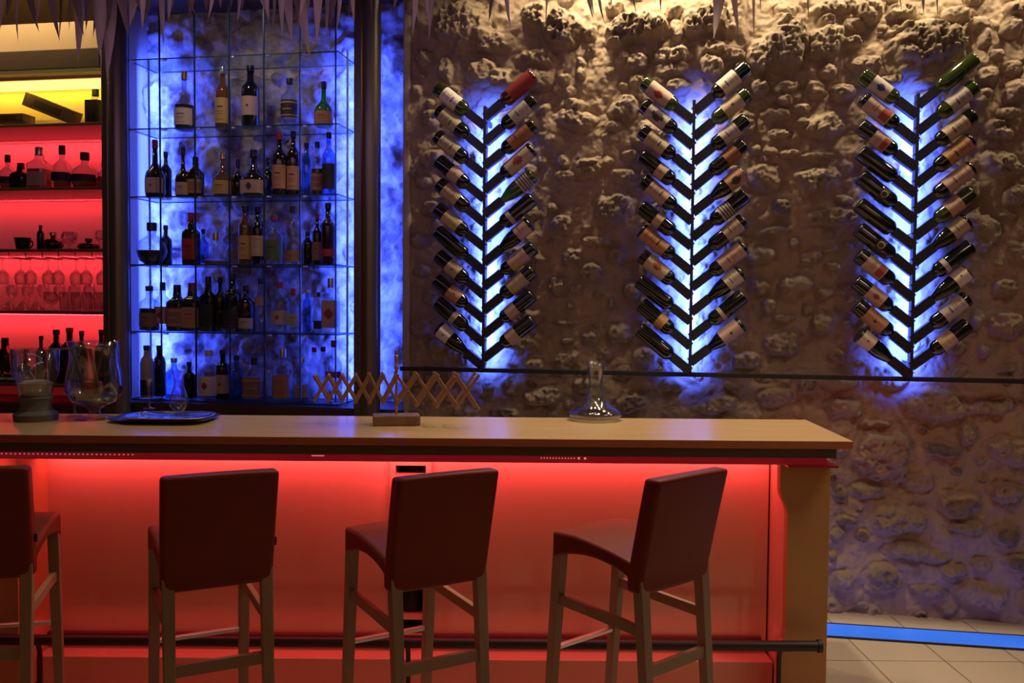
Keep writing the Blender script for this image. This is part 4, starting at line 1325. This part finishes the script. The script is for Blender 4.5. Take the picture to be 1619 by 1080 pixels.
MB().lathe([(0, 38 * k), (14 * k, 38 * k), (14 * k, 58 * k), (0, 58 * k)], 16, 0, Matrix.Translation((-6 * k, 0.02, 0))).build('candle', M['print_red'], root, smooth=True)

p = cpos(118, 658)
put_mesh('wine_glass', goblet_mesh(.19, .042), p, 'empty stemmed wine glass just behind the large glass vase', 'glass')

# trays
def tray(px, py, rx, ry, label, zoff=0.0, mat=None, h=.012):
    p = cpos(px, py); p.z += zoff
    root = empty('serving_tray', p, 0, label, 'tray')
    k = p.y / F_PX
    a, c = rx * k, ry * k
    def ring(sc, z, ex=4.5):
        o_ = []
        for i in range(48):
            t_ = 2 * PI * i / 48
            cc, ss = math.cos(t_), math.sin(t_)
            q = (abs(cc) ** ex + abs(ss) ** ex) ** (-1 / ex)
            o_.append((a * sc * q * cc, c * sc * q * ss, z))
        return o_
    rings = [ring(.80, .0), ring(.85, .0), ring(1.0, h), ring(1.005, h + .002), ring(.99, h + .003), ring(.84, .004), ring(.80, .004)]
    vs = sum(rings, []); fs = []
    for j in range(len(rings) - 1):
        for i in range(48):
            i2 = (i + 1) % 48
            fs.append((j * 48 + i, j * 48 + i2, (j + 1) * 48 + i2, (j + 1) * 48 + i))
    fs.append(tuple(range(47, -1, -1))); fs.append(tuple(6 * 48 + i for i in range(48)))
    MB().add(vs, fs).build('tray_body', mat or M['tray'], root, smooth=True)
    ar = MB().tube([(x, y, z + .002) for x, y, z in ring(1.0, h)] + [ring(1.0, h)[0][:2] + (h + .002,)], .0025, 6)
    ar.build('rim', M['chrome'] if mat is None else mat, root, smooth='all')
    return root


tray(262, 664, 78, 54, 'dark silver serving tray lying beneath another on the bar counter', 0.0, pmat('dull_pewter', (0.16, 0.16, 0.18), .3, metal=1.0))
tray(268, 667, 66, 46, 'polished silver serving tray reflecting blue, lying on top of the dull one', .0155)
# small carafe
p = cpos(283, 657); k = p.y / F_PX; p.z += .0205
c = MB().lathe([(0, .003), (8 * k, 0), (14 * k, 8 * k), (15 * k, 16 * k), (12 * k, 28 * k), (7.5 * k, 42 * k), (8.5 * k, 56 * k), (11.5 * k, 65 * k), (10.8 * k, 65 * k), (7.7 * k, 55 * k), (6.8 * k, 42 * k), (11 * k, 28 * k), (13.5 * k, 16 * k), (0, 3 * k)], 28)
tag(place(c.build('carafe', M['glass'], None, smooth='all'), p), 'small waisted clear glass carafe standing on the silver tray', 'carafe')
p = cpos(236, 653); k = p.y / F_PX; p.z += .0205
c = MB().lathe([(0, .002), (9 * k, 0), (9 * k, 1.2 * k), (1.5 * k, 3 * k), (1.6 * k, 22 * k), (3 * k, 32 * k), (5 * k, 48 * k), (4.5 * k, 48 * k), (0, 33 * k)], 20)
tag(place(c.build('flute_glass', M['glass'], None, smooth='all'), p), 'slender glass flute standing at the left of the silver tray', 'glass')

# wine decanter
p = cpos(941, 664); k = p.y / F_PX
c = MB().lathe([(0, .004), (20 * k, 0), (38 * k, 4 * k), (43 * k, 9 * k), (40 * k, 14 * k), (26 * k, 22 * k), (15 * k, 30 * k), (11 * k, 42 * k), (10.5 * k, 58 * k), (13 * k, 80 * k), (15.5 * k, 93 * k), (14.6 * k, 93 * k), (12 * k, 79 * k),
                (9.6 * k, 58 * k), (10 * k, 42 * k), (14 * k, 30 * k), (25 * k, 21 * k), (38 * k, 13.5 * k), (41 * k, 9 * k), (20 * k, 3 * k), (0, 7 * k)], 48)
tag(place(c.build('wine_decanter', M['glass'], None, smooth='all'), p), 'wide-based clear glass wine decanter with flared neck on the right of the counter', 'decanter')

# expanding wooden lattice rack on a block
p = cpos(627, 672); k = p.y / F_PX
root = empty('lattice_bottle_stand', p, R(10), 'folding crossed-slat wooden bottle stand on a square block with brass post', 'stand')
MB().box((0, .02, .022), (74 * k, .11, .044)).build('base_block', M['block'], root, bevel=.005)
MB().tube([(0, .02, .04), (0, .02, .25)], .006, 12).build('post', M['brass'], root, smooth=True)
MB().lathe([(0, 0), (.010, 0), (.011, .012), (.006, .02), (.009, .035), (.010, .055), (.005, .062), (.007, .072), (.006, .082), (0, .086)], 14, 0, Matrix.Translation((0, .02, .24))).build('finial', M['brass'], root, smooth=True)
zc = .135
hh = .068


def cell_x(i):  # joints along the folding lattice, closer together on the left
    return (i * .058 if i < 0 else i * .082)


for layer, yy in enumerate((-.045, .075)):
    sh = .006
    for i in range(-6, 4):
        xa, xb = cell_x(i) , cell_x(i + 1)
        # each slat spans two joints, crossing its neighbour at mid height
        tilt_y = .035 * i if i > 0 else .012 * i
        hz = hh * (1.0 + .03 * i)
        for d, off in ((1, 0), (-1, .007)):
            a = (xa - (xb - xa) * .08, yy + off - tilt_y, zc - d * hz + .022)
            b2 = (xb + (xb - xa) * .08, yy + off - tilt_y - (.035 if i >= 0 else .012), zc + d * hz + .022)
            MB().bar(a, b2, .006, .012, 0, (0, 0, 1)).build('slat', M['slat'], root, bevel=.001)
for i in range(-6, 5):
    for zz in (-.8, .8):
        x = cell_x(i)
        t_ = .035 * i if i > 0 else .012 * i
        MB().tube([(x, -.05 - t_, zc + .022 + zz * hh), (x, .088 - t_, zc + .022 + zz * hh)], .003, 8).build('dowel', M['slat'], root)
for i in (-3, 0, 3):
    pass

# ================================================================== THATCH FRINGE
def leaf(mb, x, y, ztop, ln, wd, sway, mi=0, rz=0.0):
    n = 7
    vs = []; fs = []
    ca, sa = math.cos(rz), math.sin(rz)
    for j in range(n + 1):
        t = j / n
        ww = wd * (0.55 + 1.2 * t * (1 - t) * 1.6) * (1 - t) ** .55 if j < n else 0.0004
        cx = sway * t * t; cy = .02 * math.sin(3 * t + sway * 30)
        for u, fold in ((-1, 0.0), (0, -.25), (1, 0.0)):
            lx, ly = u * ww / 2, fold * ww + cy
            vs.append((x + cx + lx * ca - ly * sa, y + lx * sa + ly * ca, ztop - ln * t))
    for j in range(n):
        for i in range(2):
            a = j * 3 + i
            fs.append((a, a + 1, a + 4, a + 3))
    mb.add(vs, fs, mi)


# where the fringe shows: (px, tip y, width px, tone)
LEAVES = [(8,58,10,0),(28,68,9,0),(50,52,8,1),(66,42,7,0),(84,66,9,1),(97,66,8,1),(112,50,7,1),(122,60,9,1),(133,98,11,0),(140,48,12,1),(152,60,12,1),(165,88,16,0),(181,122,15,0),(175,50,18,1),
 (196,60,14,1),(208,44,12,1),(222,40,14,0),(236,48,9,0),(243,38,10,1),(258,76,8,0),(270,34,12,0),(284,30,12,1),(300,28,10,1),(312,24,14,1),(330,18,12,1),(350,14,14,1),(372,16,12,1),(392,22,12,1),(410,26,10,0),(424,34,10,0),
 (436,52,12,0),(446,62,12,0),(458,66,13,0),(478,92,14,0),(492,40,12,1),(508,70,13,0),(518,58,12,0),(536,40,12,1),(548,52,12,0),(560,26,10,1),(588,30,10,1),(600,22,10,0),(640,14,10,1),(655,40,10,0),(668,58,9,0),(676,52,6,0),
 (683,66,8,0),(690,30,8,0),(700,22,8,1),(708,16,6,0),(783,34,11,1),(801,50,14,0),(862,16,5,0),(878,44,5,0),(922,36,9,0),(934,30,9,0),(945,38,9,0),(962,14,8,0),(1001,26,7,1),(1020,14,5,0),(1046,22,6,1),(1150,60,22,0),(1163,58,14,0),
 (1192,60,6,0),(1206,18,6,0),(1278,34,5,0),(1420,18,10,0),(1462,22,12,0),(1486,28,7,0),(1508,14,8,0),(1535,10,8,0),(350,30,8,0),(385,34,7,0),(120,30,14,1),(20,26,12,1),(150,34,14,0),(214,24,14,1),(498,24,14,0),(470,24,12,1),(566,40,9,0)]
secs = [(-1, 200, 'drooping dry palm thatch at upper left above the red shelves'), (200, 400, 'drooping dry palm thatch above the left half of the glass shelves'),
        (400, 640, 'drooping dry palm thatch above right glass shelves and steel column'), (640, 760, 'drooping palm thatch at the corner where the stone wall begins'),
        (760, 1100, 'sparse palm leaf tips hanging over the middle of the stone wall'), (1100, 1700, 'pale palm leaf tips hanging over the right of the stone wall')]
for (a, b_, lab) in secs:
    mid = on_wall((max(a, 0) + min(b_, 1619)) / 2, 0, .75)
    root = empty('palm_thatch', wl(mid[0], .75, 3.15), 0, lab, 'thatch', 'palm thatch fringe along the roof edge')
    rx_ = random.Random(a + 5)
    for (px, ty, wd, tone) in LEAVES:
        if not (a <= px < b_): continue
        o_ = .62 + rx_.uniform(0, .3)
        s1_, z1_ = on_wall(px, ty, o_)
        s2_, _ = on_wall(px + wd, ty, o_)
        z_top = 3.42
        p3 = wl(s1_, o_, 0) - root.location
        mb = MB()
        leaf(mb, p3.x - .02, p3.y, z_top - 3.15, z_top - z1_, (s2_ - s1_) * 1.7, rx_.uniform(-.05, .07), 0, rx_.uniform(-.9, .9) - WA)
        if rx_.random() < .6:
            leaf(mb, p3.x + .03, p3.y + .03, z_top - 3.15, (z_top - z1_) * rx_.uniform(.3, .7), (s2_ - s1_) * .7, rx_.uniform(-.03, .03), 0, rx_.uniform(-1, 1))
        mb.build('palm_leaf', M['leaf_dark'] if tone else M['leaf'], root, smooth='all')
    # dense mat the leaves grow from
    mb = MB()
    s_a = on_wall(max(a, -60), 0, .75)[0]; s_b = on_wall(b_, 0, .75)[0]
    for i in range(int((s_b - s_a) / .012)):
        s = rx_.uniform(s_a, s_b); o_ = .75 + rx_.uniform(-.12, .2)
        p3 = wl(s, o_, 0) - root.location
        leaf(mb, p3.x, p3.y, 3.72 - 3.15, rx_.uniform(.26, .40), rx_.uniform(.02, .05), rx_.uniform(-.03, .05), 0, rx_.uniform(-1, 1))
    tag(mb.build('leaf_mat', M['leaf_dark'], root, smooth='all'), kind='stuff')
mb = MB(); wbox(mb, -5.0, 4.3, .55, 1.1, 3.68, 3.76)
tag(mb.build('roof_batten', M['beam']), 'dark wooden roof board carrying the palm thatch fringe', 'beam')
